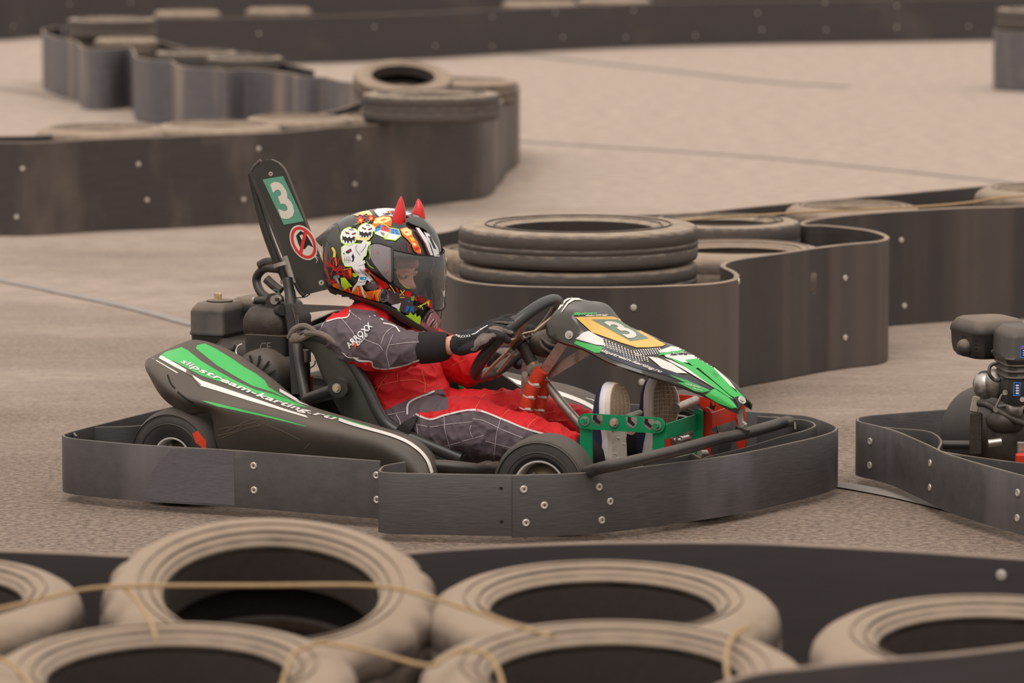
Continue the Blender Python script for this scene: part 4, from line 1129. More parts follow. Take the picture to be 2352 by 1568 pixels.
b = MB(); b.prism([k(x, y, -.01) for x, y in ((1695, 940), (1706, 940), (1702, 955), (1704, 968), (1712, 975), (1710, 988), (1702, 990), (1697, 975), (1692, 955))], (0, .014, 0), 'raw_steel'); b.disc(k(1706, 975, -.012), (0, -1, 0), .0065, .006, 'steel', 8)
b.disc(k(1704, 992, 0), (.3, 0, 1), .018, .012, 'black_tube', 16); b.build('fairing_bracket', kart)

# ---- pedal frames
def stad(x0, y0, x1, y1, r, n=8):
    a = math.atan2(y1 - y0, x1 - x0); out = []
    for i in range(n + 1): t = a + PI / 2 + PI * i / n; out.append((x0 + r * math.cos(t), y0 + r * math.sin(t)))
    for i in range(n + 1): t = a - PI / 2 + PI * i / n; out.append((x1 + r * math.cos(t), y1 + r * math.sin(t)))
    return out
def kprism(b, pts, y, th, m): b.prism([k(px, py, y) for px, py in pts], (0, th, 0), m)
pg = bpy.data.objects.new('left_pedal_frame', None)
pg.name = 'green_pedal_frame'; COL.objects.link(pg); pg.parent = kart
b = MB(); kprism(b, stad(1345, 967, 1508, 977, 18), -.19, .006, 'pedal_green'); bv = b.bvh()
for x, y in ((1370, 961), (1449, 966), (1488, 970)):
    shape(b, 'raw_steel', [(x - 12, y - 9), (x + 14, y - 8), (x + 15, y + 8), (x + 5, y + 18), (x - 8, y + 10)], bv, .0006, step=0)
    shape(b, 'dark_gap', [(x - 7, y - 9), (x + 1, y - 8), (x + 0, y - 2), (x + 10, y + 8), (x + 6, y + 13), (x - 8, y + 2)], bv, .0012, step=0)
b.build('notched_bar', pg)
for q_ in ((1345, 967, 1347, 1082, 13.5), (1513, 980, 1511, 1066, 13.5)): b = MB(); kprism(b, stad(*q_), -.180, .006, 'pedal_green'); b.build('upright', pg)
b = MB(); P0, P1 = k(1526, 974, -.18), k(1526, 1008, -.18); b.prism([P0, P1, P1 + Vector((.005, 0, 0)), P0 + Vector((.005, 0, 0))], (0, .20, 0), 'pedal_green')
kprism(b, stad(1603, 950, 1602, 1030, 11), .02, .006, 'pedal_green'); b.build('cross_plate', pg)
for x, y, m in ((1344, 966, 'pedal_green'), (1411, 970, 'brass'), (1509, 977, 'pedal_green')):
    b = MB(); c_ = k(x, y, -.19); b.disc(c_, (0, -1, 0), .012, .003, 'raw_steel', 18); b.disc(c_ + Vector((0, -.003, 0)), (0, -1, 0), .0075, .008, m, 6); b.build('bolt', pg)
b = MB(); b.tube([k(1440, 957, -.17), k(1470, 947, -.10)], .007, 'raw_steel', 14); b.build('pedal_roller', pg)
pd = bpy.data.objects.new('red_pedal_frame', None); COL.objects.link(pd); pd.parent = kart
b = MB(); kprism(b, [(1552, 912), (1558, 906), (1598, 909), (1600, 913), (1622, 911), (1700, 925), (1712, 945), (1700, 950), (1620, 941), (1596, 922), (1560, 922)], .21, .006, 'pedal_red')
kprism(b, [(1632, 920), (1637, 932), (1644, 928), (1640, 942), (1630, 936)], .2095, .001, 'dark_gap'); b.build('notched_bar', pd)
b = MB(); kprism(b, stad(1620, 948, 1618, 1052, 12.5), .04, .006, 'pedal_red'); b.build('upright', pd); b = MB(); kprism(b, stad(1700, 935, 1702, 1020, 10.5), .21, .006, 'pedal_red'); b.build('upright', pd); b = MB()
kprism(b, [(1527, 1005), (1540, 1005), (1540, 1040), (1527, 1040)], .0, .006, 'pedal_red'); b.build('upright', pd)
b = MB(); P0, P1 = k(1631, 948, .042), k(1631, 982, .042); b.prism([P0, P1, P1 + Vector((.005, 0, 0)), P0 + Vector((.005, 0, 0))], (0, .19, 0), 'pedal_red'); b.build('cross_plate', pd)
b = MB(); kprism(b, circ(1617, 948, 3.6, n=10), .039, .0006, 'dark_gap'); b.build('pin_hole', pd)
b = MB(); b.tube([k(1553, 938, .09), k(1598, 919, .2)], .0115, 'raw_steel', 18); b.build('pedal_roller', pd)
b = MB(); b.tube([k(1545, 1015, .05), k(1580, 1006, .1)], .009, 'steel', 10); b.ell(k(1562, 1011, .04), (.012, .012, .012), 'steel'); b.tube([k(1560, 1050, 0), k(1600, 1042, .05)], .004, 'pedal_green', 8); b.tube([k(1607, 1042, -.02), k(1622, 1042, .0)], .010, 'steel', 10)
b.tube([k(1460, 1075, -.05), k(1606, 1050, .1)], .006, 'steel', 8); b.build('pedal_rod', kart)
for i in range(1):
    b = MB(); b.tube([k(1640, 1004, .1), k(1638, 992, .1)], .004, 'pedal_red', 8); b.tube([k(1653, 1002, .1), k(1654, 993, .1)], .004, 'pedal_red', 8); b.box(k(1648, 1006, .1), (.035, .02, .01), 'pedal_red'); b.build('brake_clevis', kart)

# ================================================================ DRIVER
per = empty('person', KM, 'person in red and grey racing suit and horned helmet, driving the kart', 'person')

hc = k(876, 628, 0)
tilt = Matrix.Rotation(math.radians(9), 3, 'Y')
def headfn(p, d):
    q = p.copy()
    if d.x > .2:                                     # flatten the face, then nose, brow, cheeks, lips and chin
        q.x -= .012 * (d.x - .2) * (1 - abs(d.z))
        g = lambda y0, z0, sy, sz: math.exp(-((q.y - y0) / sy) ** 2 - ((q.z - z0) / sz) ** 2)
        q.x += .015 * g(0, -.016, .008, .011) + .007 * g(0, .000, .007, .018) + .005 * g(0, .032, .04, .012)
        q.x -= .007 * (g(-.030, .012, .014, .010) + g(.030, .012, .014, .010))
        q.x += .006 * (g(-.034, -.025, .018, .018) + g(.034, -.025, .018, .018))
        q.x += .007 * g(0, -.052, .020, .007) - .003 * g(0, -.0585, .024, .003) + .006 * g(0, -.065, .016, .006) + .010 * g(0, -.092, .02, .014)
    if d.z < 0: q.y *= 1 - .22 * d.z * d.z
    return q
b = MB()
b.ell(hc, (.093, .070, .110), 'skin', rot=tilt, nu=72, nv=56, fn=headfn)
sh = k(786, 770, -.135); el = k(868, 792, -.17); wr = k(1030, 794, -.15); hd = k(1085, 780, -.145)
fsh = mir(sh) + Vector((.02, 0, 0)); fel = k(1075, 842, .16); fwr = k(1150, 822, .135); fhd = k(1172, 812, .125)
hip = k(950, 985, -.08); kn = k(1105, 985, -.13); an = k(1330, 1028, -.10)
fhip = mir(hip); fkn = k(1210, 957, .12); fan = k(1420, 1000, .10)
for ch in ([(hc + Vector((-.01, 0, -.06)), .05), (k(866, 735, 0), .05), (k(880, 790, 0), .075), (k(925, 880, 0), .075), (k(945, 960, 0), .08)],
           [(k(866, 750, 0), .05), (sh, .045), (el, .042), (k(960, 798, -.165), .030), (wr, .0235), (hd, .022)],
           [(k(866, 750, 0), .05), (fsh, .045), (fel, .034), (fwr, .0235), (fhd, .022)],
           [(k(945, 960, 0), .08), (hip, .065), (kn, .055), (k(1210, 1003, -.12), .045), (an, .032), (k(1372, 1040, -.10), .03)],
           [(k(945, 960, 0), .08), (fhip, .065), (fkn, .05), (k(1330, 985, .11), .04), (fan, .032), (k(1450, 1010, .1), .03)]):
    b.chain(ch, 'skin', 18)
vs, fs = remesh(b, .0032, 3, .4)
b = MB(); b.add(vs, fs, 'skin')
bvb = b.bvh()
hm = lambda v: hc + tilt @ Vector(v)
body = b.build('body', per, smooth=180)
# features of the face
for s_ in (-1, 1):
    e = MB(); ec = hm((.0745, s_ * .0295, .0120)); e.ell(ec, (.0095, .0115, .0065), 'eye_white')
    e.disc(ec + Vector((.0080, s_ * .001, -.0005)), (1, s_ * .1, -.05), .0056, .0014, 'iris', 16); e.build('eye', body)
    e = MB(); e.tube(cr([hm((.081, s_ * .016, .0150)), hm((.0825, s_ * .029, .0180)), hm((.072, s_ * .044, .0140))], 5), .0034, 'skin', 8); e.build('eyelid', body)
    e = MB(); e.tube(cr([hm((.086, s_ * .012, .033)), hm((.086, s_ * .028, .038)), hm((.070, s_ * .048, .033))], 5), [.0022] * 5 + [.0028] * 5 + [.0015], 'brow', 8); e.build('eyebrow', body)

# ---- racing suit
b = MB()
R15 = Matrix.Rotation(math.radians(18), 3, 'Y')
b.ell(k(878, 800, 0), (.098, .150, .125), 'suit_red', rot=Matrix.Rotation(math.radians(-22), 3, 'Y'))
b.ell(k(922, 880, 0), (.098, .142, .105), 'suit_red'); b.ell(k(945, 952, 0), (.112, .150, .088), 'suit_red')
b.ell(k(958, 905, 0), (.075, .11, .05), 'suit_red')
b.chain([(sh, .060), (k(850, 788, -.165), .068), (k(905, 800, -.172), .056), (k(962, 799, -.163), .038)], 'suit_red', 20)
b.chain([(k(880, 760, 0), .085), (sh, .056)], 'suit_red', 20)
b.chain([(k(880, 760, 0), .085), (fsh, .056), (k(1040, 830, .17), .056), (fel, .048), (k(1135, 832, .14), .036)], 'suit_red', 20)
b.chain([(hip, .082), (k(1030, 985, -.11), .076), (kn + Vector((0, 0, .002)), .072), (k(1150, 995, -.12), .068), (k(1215, 1005, -.12), .058), (k(1302, 1024, -.105), .042)], 'suit_red', 20)
b.chain([(fhip, .08), (fkn, .068), (k(1290, 975, .115), .058), (k(1350, 992, .11), .050), (k(1385, 1000, .105), .04)], 'suit_red', 20)
b.ell(k(1050, 1030, -.12), (.07, .03, .03), 'suit_red')
def crease(p):
    q = noise.noise(Vector((p.x * 9, p.y * 7, p.z * 9)))
    r = 1 - abs(noise.noise(Vector((p.x * 22 + p.z * 14, p.y * 10, p.z * 20 - p.x * 9)))) * 2
    r2 = 1 - abs(noise.noise(Vector((p.x * 34 - p.z * 20, p.y * 16, p.z * 34 + p.x * 14)))) * 2
    return .006 * q + .0065 * max(0, r) ** 3 - .002 + .0032 * max(0, r2) ** 3
vs, fs = remesh(b, .0045, 8, .5, crease)
GREY = [[(730, 745), (752, 722), (800, 706), (870, 716), (905, 734), (945, 748), (1010, 758), (1010, 820), (972, 823), (930, 838), (885, 847), (858, 842), (853, 830), (826, 832), (812, 830), (785, 832), (735, 800)],
        [(950, 950), (975, 960), (995, 962), (1030, 950), (1090, 941), (1150, 961), (1210, 985), (1270, 1000), (1275, 1100), (900, 1100), (900, 990), (935, 975)]]
BELT = [(860, 962), (870, 948), (935, 918), (1000, 895), (1030, 890), (1030, 940), (960, 948), (935, 975), (880, 1010)]
REDP = [(740, 724), (752, 716), (803, 705), (798, 728), (750, 736)]
b = MB(); ir, ig = b.mi('suit_red'), b.mi('suit_grey')
b.v = vs; b.f = fs
SLV_Z = sh.z
for f in fs:
    c_ = (vs[f[0]] + vs[f[2]]) * .5; near = c_.y < 0; m_ = Vector((c_.x, -abs(c_.y), c_.z)); x, y = toPx(m_)
    g_ = False
    if near:
        if abs(c_.y) > .085 or y > 940: g_ = (inpoly(x, y, GREY[0]) and abs(c_.y) > .085) or (inpoly(x, y, GREY[1]) and abs(c_.y) > .03 + .02)
        if inpoly(x, y, BELT): g_ = True
        if inpoly(x, y, REDP): g_ = False
    else:
        g_ = (abs(c_.y) > .195 and c_.z > .25) or (abs(c_.y) > .155 and c_.z < .25)
    b.m.append(ig if g_ else ir)
bv = b.bvh()
def pip(pts, w=3.6, m='piping', off=.0022): line(b, m, pts, w, bv, off)
pip([(812, 820), (826, 828), (853, 830), (858, 842), (885, 847), (930, 838), (972, 823)])
pip([(955, 950), (975, 960), (995, 962), (1030, 951), (1090, 941), (1150, 961), (1210, 985), (1266, 1000)], 4)
pip([(936, 952), (937, 930), (950, 918), (975, 908), (998, 898)], 4)
pip([(750, 738), (775, 731), (798, 728), (804, 712)], 3); pip([(738, 752), (744, 738), (750, 722)], 3); pip([(786, 808), (800, 820), (824, 822)], 2)
pip([(848, 728), (858, 724), (880, 735)], 3); pip([(880, 742), (905, 748), (918, 762)], 3)
for pts in ([(784, 732), (797, 745), (812, 765), (816, 778)], [(803, 716), (830, 735)], [(836, 778), (860, 788), (872, 793), (880, 805)], [(875, 790), (884, 768), (900, 752), (912, 750)], [(893, 792), (930, 787), (965, 785)], [(893, 790), (888, 812), (895, 842)], [(893, 792), (902, 768)],
            [(950, 952), (957, 975), (962, 1010)], [(945, 972), (990, 980), (1020, 975), (1085, 968)], [(1020, 955), (1022, 985), (1030, 1015), (1038, 1045)], [(1086, 962), (1110, 966), (1150, 985), (1200, 1005)], [(1150, 962), (1142, 990), (1138, 1020), (1134, 1052)], [(1082, 975), (1080, 990), (1088, 1008)],
            [(990, 1030), (1030, 1022), (1080, 1008), (1110, 1000)], [(1115, 1012), (1150, 1022), (1185, 1030)], [(910, 952), (918, 965), (920, 975)], [(880, 955), (930, 945)]):
    line(b, 'stitch_white', pts, 1.3, bv, .0022)
for pts in ([(850, 895), (890, 880), (950, 872), (985, 885)], [(858, 920), (870, 890), (890, 860)], [(912, 850), (914, 880)], [(968, 850), (976, 880), (975, 902)], [(1092, 938), (1105, 915), (1115, 905)], [(1150, 960), (1165, 945), (1195, 935)], [(1210, 985), (1222, 968), (1250, 950), (1275, 945)], [(1250, 945), (1255, 925), (1275, 908)],
            [(1290, 905), (1310, 920), (1318, 935)], [(1130, 905), (1165, 898)], [(1040, 838), (1070, 825)], [(1250, 962), (1300, 965), (1340, 955)]):
    line(b, 'stitch_red', pts, 1.2, bv, .0022)
text(b, 'art_white', 'ARROXX', ((803, 801), (857, 750), (847, 739), (794, 790)), bv, .0028, bold=.02, step=6)
text(b, 'art_white', 'base', ((823, 794), (846, 770), (839, 761), (816, 785)), bv, .0028, bold=.02, step=6)
text(b, 'orange_print', 'X', ((816, 801), (825, 792), (815, 783), (808, 793)), bv, .0028, bold=.04, step=6)
suit = b.build('racing_suit', per, smooth=180)
b = MB(); b.lathe([(.0365, -.004), (.0392, -.002), (.0395, .02), (.0380, .045), (.0335, .068), (.029, .073), (.026, .07), (.030, .04), (.031, 0)], k(966, 799, -.163), k(1032, 794, -.150) - k(966, 799, -.163), 'black_cloth', 40, mod=lambda i, r, h: .0008 * (i % 2)); b.build('cuff', suit)
b = MB(); b.lathe([(.034, 0), (.036, .01), (.035, .03), (.030, .036), (.028, .03), (.030, 0)], k(1132, 833, .142), fhd - k(1132, 833, .142), 'black_cloth', 32); b.build('cuff', suit)
b = MB(); P = [(.060 * math.cos(a), .068 * math.sin(a)) for a in [2 * PI * i / 40 for i in range(40)]]
cc = k(878, 738, 0); tl = Matrix.Rotation(math.radians(26), 3, 'Y'); rows = [[cc + Vector((.012, 0, -.012)) + tl @ Vector((x * q, y * q, z)) for x, y in P] for q, z in ((1.12, -.035), (1.0, -.01), (.94, .018), (.88, .026), (.84, .02), (.88, -.02))]
b.grid(rows, 'suit_red', cu=True); b.build('collar', suit, smooth=80)
b = MB(); rows = [[cc + Vector((-.020, 0, .010)) + tl @ Vector((x * q - .004, y * q, z)) for x, y in P] for q, z in ((1.05, -.04), (1.04, 0), (.98, .03), (.85, .05), (.8, .0))]
b.grid(rows, 'black_cloth', cu=True); b.build('neck_warmer', per, smooth=80)
# socks
b = MB(); b.chain([(k(1298, 1023, -.105), .034), (k(1330, 1030, -.10), .036), (k(1372, 1045, -.10), .035)], 'black_cloth', 20); b.build('sock', per)
b = MB(); b.chain([(k(1380, 1000, .105), .034), (k(1420, 1005, .10), .036), (k(1455, 1020, .1), .035)], 'black_cloth', 20); b.build('sock', per)

# ---- gloves: a palm, four fingers and a thumb, joined into one surface
def glove(parts, name, grey=()):
    b = MB()
    for ch in parts: b.chain(ch, 'glove_black', 14)
    vs, fs = remesh(b, .0019, 2, .4, lambda p: .0006 * noise.noise(p * 90))
    b = MB(); i0, i1 = b.mi('glove_black'), b.mi('glove_suede'); b.v = vs; b.f = fs
    for f in fs:
        x, y = toPx((vs[f[0]] + vs[f[2]]) * .5); b.m.append(i1 if any(inpoly(x, y, g_) for g_ in grey) else i0)
    return b
YN = -.145
kg = lambda x, y, z: k(x, y, z - .030 * max(0, min(1, (x - 1055) / 50)))
gp = [[(kg(1054, 791, -.150), .0268), (kg(1066, 785, -.150), .0268), (kg(1075, 778, -.150), .0245)],
      [(kg(1068, 786, -.150), .025), (kg(1100, 765, -.135), .017)], [(kg(1070, 782, -.155), .025), (kg(1102, 772, -.158), .017)],
      [(kg(1060, 797, -.150), .022), (kg(1085, 790, -.155), .020)],
      [(kg(1100, 762, -.128), .0120), (kg(1126, 744, -.118), .0108), (kg(1152, 737, -.105), .0098), (kg(1178, 741, -.095), .0090)],
      [(kg(1102, 768, -.142), .0122), (kg(1128, 752, -.150), .0112), (kg(1156, 755, -.150), .0102), (kg(1174, 766, -.142), .0092)],
      [(kg(1102, 776, -.155), .0122), (kg(1130, 764, -.166), .0114), (kg(1154, 771, -.170), .0104), (kg(1166, 781, -.160), .0092)],
      [(kg(1150, 734, -.085), .009), (kg(1168, 728, -.080), .009), (kg(1184, 728, -.075), .008)],
      [(kg(1064, 800, -.162), .015), (kg(1090, 796, -.172), .0150), (kg(1112, 784, -.176), .0135), (kg(1134, 770, -.170), .0105)]]
Z5 = lambda l: [(1040 + .10844 * x, 700 + .10844 * y) for x, y in l]
b = glove(gp, 'glove', [Z5([(455, 770), (540, 660), (640, 590), (740, 600), (780, 610), (860, 585), (925, 640), (915, 690), (830, 680), (720, 800), (560, 880), (500, 980), (400, 980), (370, 930), (440, 900)]),
                        Z5([(740, 480), (850, 440), (960, 445), (1100, 500), (1290, 570), (1260, 610), (1140, 600), (1000, 550), (880, 520), (780, 510)]),
                        Z5([(800, 360), (980, 340), (1180, 350), (1340, 350), (1360, 380), (1250, 420), (1100, 400), (960, 370)]), Z5([(1170, 270), (1320, 220), (1370, 250), (1350, 300)])])
bv = b.bvh()
textpath(b, 'art_white', 'ARROXX', Z5([(-20, 610), (60, 650), (150, 695), (240, 690), (330, 680), (380, 670)]), Z5([(-10, 560), (60, 600), (150, 640), (240, 640), (330, 630), (380, 620)]), bv, .0008, bold=.02, step=5)
line(b, 'art_white', Z5([(400, 625), (480, 600), (560, 540), (640, 490), (740, 430)]), 2.2, bv, .0008); line(b, 'orange_print', Z5([(565, 535), (605, 510)]), 4, bv, .0014)
b.build('glove', per, smooth=180)
def rp(phi, out=0.0, up=0.0):
    p = rimp(phi); ra = (p - sc_).normalized(); return p + ra * out + nv * up
ph = math.radians(118)
fp = [[(k(1140, 830, .138), .026), (rp(ph, .012, .022), .022)]]
for i, a in enumerate((96, 107, 118, 129)):
    q = math.radians(a); fp.append([(rp(q, .012, .026), .0125), (rp(q, .026, .004), .011), (rp(q, .016, -.020), .010), (rp(q, -.006, -.024), .0088)])
fp.append([(k(1142, 826, .125), .016), (k(1152, 812, .105), .0125), (k(1168, 810, .10), .0115), (k(1180, 814, .10), .0105)])
b = glove(fp, 'glove', [[(1135, 805), (1150, 798), (1180, 799), (1190, 815), (1180, 826), (1160, 818)]]); b.build('glove', per, smooth=180)

# ---- shoes
def shoe(org, beta, lean, L, wd, side):
    n_ = Vector((math.cos(beta), -math.sin(beta), 0)); l = (Vector((lean, 0, 1))).normalized(); n_ = (n_ - l * n_.dot(l)).normalized(); w_ = l.cross(n_)
    if w_.y > 0: w_ = -w_
    T = lambda x, y, z: org + w_ * x + l * y + n_ * z
    hw = lambda t: wd * max(0, (0.72 * math.sin(min(1, t / .14) * PI / 2) if t < .14 else .72) + (.28 * math.sin(max(0, min(1, (t - .35) / .35)) * PI / 2)) - .06 * math.exp(-((t - .42) / .12) ** 2)) * (math.sqrt(max(0, 1 - ((t - .72) / .28) ** 2)) if t > .72 else 1)
    cx = lambda t: side * .006 * math.sin(PI * t)
    N = 30; TS = [.5 - .5 * math.cos(PI * i / N) for i in range(N + 1)]
    zc = lambda t: -.016 * max(0, (t - .62) / .38) ** 2 - .004 * max(0, (.12 - t) / .12)     # toe spring
    out = [(cx(t) - hw(t), t * L, zc(t)) for t in TS] + [(cx(t) + hw(t), t * L, zc(t)) for t in reversed(TS[1:-1])]
    M_ = len(out)
    def ring(grow, z, kz=1): 
        return [T((x - 0) * grow, y + (y / L - .5) * (grow - 1) * .3 * L * .2, zz * kz + z) for x, y, zz in out]
    b = MB()
    rows = [ring(.90, 0), ring(1.0, -.003), ring(1.03, -.010), ring(1.05, -.020), ring(1.02, -.030), ring(.95, -.033)]
    b.grid(rows[:3], 'sole', cu=True); b.grid(rows[2:], 'shoe_white', cu=True)
    nn = len(TS)
    lo = [T(cx(t) - hw(t) * .9, t * L, zc(t)) for t in TS]; hi = [T(cx(t) + hw(t) * .9, t * L, zc(t)) for t in TS]
    b.grid([lo, [a.lerp(c2, .5) for a, c2 in zip(lo, hi)], hi], 'sole')
    for i in range(12):                              # tread blocks of the fore sole
        for j in range(5):
            t = .46 + i * .0445; t2 = t + .034; x0, x1 = -1 + j * .4 + .055, -1 + (j + 1) * .4 - .055
            if t2 > .985: continue
            pts = [(x0, t), (x1, t), (x1, t2), (x0, t2)]
            bow = lambda x: .012 * (1 - x * x)
            b.prism([T(cx(tt) + hw(tt) * .86 * xx, (tt + bow(xx)) * L, zc(tt) + .0002) for xx, tt in pts], n_ * .0022, 'sole_tread', 'sole_tread')
    for t, x in ((.12, -.3), (.18, .35), (.28, -.4), (.36, .1)):
        b.prism([T(wd * x, t * L, .0002), T(wd * x + .010, t * L + .003, .0002), T(wd * x + .010, t * L + .006, .0002), T(wd * x, t * L + .003, .0002)], n_ * .0012, 'shoe_white')
    b.lathe([(.009, 0), (.012, 0), (.012, .0012), (.009, .0012)], T(side * .006, .09 * L, .0), n_, 'shoe_white', 20)
    so_ = b
    u = MB(); rows = []
    for i in range(15):
        t = .005 + .99 * i / 14; h = .012 + .030 * math.sin(min(1, t * 4) * PI / 2) + .022 * max(0, math.sin(PI * min(1, (1 - t) / .75))) if t < .96 else .018
        h = {0: .04, 1: .062, 2: .074, 3: .078, 4: .078, 5: .074, 6: .068, 7: .060, 8: .052, 9: .045, 10: .040, 11: .036, 12: .031, 13: .024, 14: .008}[i]
        w2 = hw(t) * .98 + .001; row = []
        for j in range(13):
            a = PI * j / 12; row.append(T(cx(t) - w2 * math.cos(a) * (1 if i else .6), t * L, -.030 + zc(t) - h * math.sin(a) ** .75))
        rows.append(row)
    u.grid(rows, 'shoe_navy'); u.add(rows[0], [tuple(range(13))], 'shoe_navy'); u.add(rows[-1], [tuple(range(13))], 'shoe_navy')
    for i in range(4):
        t = .42 + i * .08; u.tube([T(cx(t) + hw(t) * q, t * L, -.030 - (.062 - .005 * i) * math.sqrt(1 - q * q * .8)) for q in (-.5, -.2, .2, .5)], .0022, 'shoe_white', 6)
    return so_, u, T
r_, u, T = shoe(k(1424, 1078, -.095), math.radians(20), .02, .212, .041, 1)
bvu = u.bvh(); text(u, 'sign_red', 'MOTO', ((1384, 1072), (1389, 1030), (1378, 1029), (1373, 1070)), bvu, .001, bold=.0, step=8)
s1 = u.build('shoe', per, smooth=60); r_.build('shoe_sole', s1, smooth=50)
r_, u, T = shoe(k(1512, 1072, .065), math.radians(30), .10, .222, .046, -1)
s2 = u.build('shoe', per, smooth=60); r_.build('shoe_sole', s2, smooth=50)

# ---- helmet
hel = bpy.data.objects.new('helmet', None); COL.objects.link(hel); hel.parent = per
HO = [(746, 560), (760, 517), (800, 493), (840, 481), (880, 477), (920, 481), (955, 494), (985, 518), (1002, 548), (1010, 585), (1015, 620), (1017, 660), (1016, 700), (1014, 735), (1007, 760), (997, 767), (980, 760), (940, 736), (895, 708), (840, 690), (800, 679), (762, 668), (752, 650), (745, 610)]
H0 = k(884, 612, 0)
HL = []
for x, y in HO:
    p = k(x, y, 0); HL.append(Vector((H0.x + (p.x - H0.x) * .935, 0, H0.z + (p.z - H0.z) * .992)))
HLs = cr(HL, 4, True); NH = len(HLs)
def hsurf(grow=0.0, nr=34):
    rows = []
    for i in range(nr + 1):
        r = math.sin(PI / 2 * i / nr); row = []
        for p in HLs:
            d = p - H0; fwd = max(0, d.x / .15); low = max(0, -d.z / .15)
            Wd = .121 - .020 * fwd * low - .012 * low
            e = 2.35
            q = H0 + d * r; y = (Wd + grow) * max(0, 1 - r ** e) ** (1 / e)
            q = q + d.normalized() * grow * r
            row.append(Vector((q.x, -y, q.z)))
        rows.append(row)
    return rows
def shell(grow, m):
    b = MB(); R_ = hsurf(grow); b.grid(R_[1:], m, cu=True); b.grid([[mir(p) for p in r] for r in R_[1:]], m, cu=True, flip=True)
    for s_ in (0, 1):
        b.add([R_[0][0] if not s_ else mir(R_[0][0])] + [p if not s_ else mir(p) for p in R_[1]], [(0, i + 1, (i + 1) % NH + 1) for i in range(NH)], m)
    return b
full = shell(0, 'helmet_black'); fbv = full.bvh()
# the eye port
pT0, pT1 = k(915, 591, -.10), k(1012, 590, 0); pB0, pB1 = k(912, 654, -.10), k(1014, 708, 0); uR = k(893, 620, -.11).x
def cutplane(a, c2):
    d = (c2 - a); d.y = 0; d.normalize(); return Vector((-d.z, 0, d.x))
nT = cutplane(pT0, pT1); nB = cutplane(pB0, pB1)
bm = bmesh.new(); vv = [bm.verts.new(p) for p in full.v]; bm.faces.ensure_lookup_table()
for f in full.f:
    try: bm.faces.new([vv[i] for i in f])
    except ValueError: pass
bmesh.ops.remove_doubles(bm, verts=bm.verts, dist=1e-5)
for co, no in ((pT0, nT), (pB0, nB), (Vector((uR, 0, 0)), Vector((1, 0, 0)))):
    bmesh.ops.bisect_plane(bm, geom=bm.verts[:] + bm.edges[:] + bm.faces[:], plane_co=co, plane_no=no, dist=1e-6)
# open neck underneath
nk0, nk1 = k(770, 668, 0), k(990, 762, 0); nN = cutplane(nk0, nk1); nk0 = nk0 + nN * .006
bmesh.ops.bisect_plane(bm, geom=bm.verts[:] + bm.edges[:] + bm.faces[:], plane_co=nk0, plane_no=nN, dist=1e-6)
bm.verts.ensure_lookup_table(); bm.verts.index_update()
b = MB(); keep = []
for f in bm.faces:
    c_ = f.calc_center_median()
    if c_.x > uR and (c_ - pT0).dot(nT) < 0 and (c_ - pB0).dot(nB) > 0: continue
    if (c_ - nk0).dot(nN) < 0: continue
    keep.append(tuple(v.index for v in f.verts))
allv = [v.co.copy() for v in bm.verts]; bm.free()
b.add(allv, keep, 'helmet_black')
inn = [H0 + (p - H0) * .90 for p in allv]; b.add(inn, [tuple(reversed(f)) for f in keep], 'helmet_lining')
from collections import Counter
ec = Counter()
for f in keep:
    for i in range(len(f)): ec[tuple(sorted((f[i], f[(i + 1) % len(f)])))] += 1
for (i, j), n_ in ec.items():
    if n_ == 1: b.add([allv[i], allv[j], inn[j], inn[i]], [(0, 1, 2, 3)], 'helmet_lining')
Z2 = lambda l: [(700 + .2169 * x, 430 + .2169 * y) for x, y in l]
LAY = [0.0011]
def art(m, pts, **kw):
    LAY[0] += .00006; kw.setdefault('step', 6); shape(b, m, Z2(pts), fbv, LAY[0], **kw)
def aline(m, pts, w, **kw):
    LAY[0] += .00006; line(b, m, Z2(pts), w * .2169, fbv, LAY[0], **kw)
art('helmet_spoiler', [(165, 500), (215, 435), (345, 372), (375, 480), (392, 610), (400, 720), (440, 860), (300, 650), (250, 580), (200, 530)])
aline('art_black', [(340, 372), (372, 480), (392, 610), (400, 720), (438, 850)], 5); aline('art_black', [(165, 505), (240, 575), (300, 650), (438, 860)], 6)
art('art_dark_red', [(205, 770), (260, 800), (330, 850), (400, 850), (430, 880), (490, 880), (495, 960), (450, 985), (400, 930), (345, 940), (325, 1030), (270, 1010), (240, 930), (215, 850)])
art('art_black', [(230, 830), (330, 870), (420, 900), (330, 910), (300, 990), (270, 970), (250, 900)])
for P_ in ([(320, 760), (300, 850), (330, 880), (380, 830), (400, 880)], [(340, 900), (390, 860), (420, 920), (460, 890), (480, 950)], [(280, 920), (310, 860), (360, 940), (300, 1010)], [(240, 900), (270, 980), (320, 1020)], [(300, 740), (270, 790), (300, 850)], [(380, 740), (350, 800), (330, 830)]):
    aline('art_red', P_, 9)
art('art_yellow', [(283, 640), (300, 632), (322, 660), (332, 700), (326, 742), (302, 740), (306, 690)]); art('art_orange', [(322, 745), (336, 745), (345, 830), (332, 830)])
art('art_yellow', [(178, 640), (192, 600), (200, 620), (192, 720), (200, 800), (186, 760)])
art('art_white', [(735, 250), (770, 228), (860, 221), (940, 228), (975, 250), (960, 300), (930, 312), (880, 300), (830, 298), (790, 312), (765, 290)])
art('art_black', [(820, 285), (860, 258), (940, 248), (960, 270), (930, 292), (860, 296)]); art('art_red', [(868, 270), (905, 254), (940, 264), (905, 280)]); art('art_yellow', circ(903, 266, 12, 6, n=8))
art('art_grey', [(740, 255), (770, 290), (790, 312), (775, 310), (742, 275)])
art('art_cream', [(520, 295), (600, 262), (680, 250), (722, 292), (690, 304), (650, 282), (620, 302), (580, 292), (560, 308)]); aline('art_orange', [(520, 300), (600, 285), (650, 300), (720, 298)], 5)
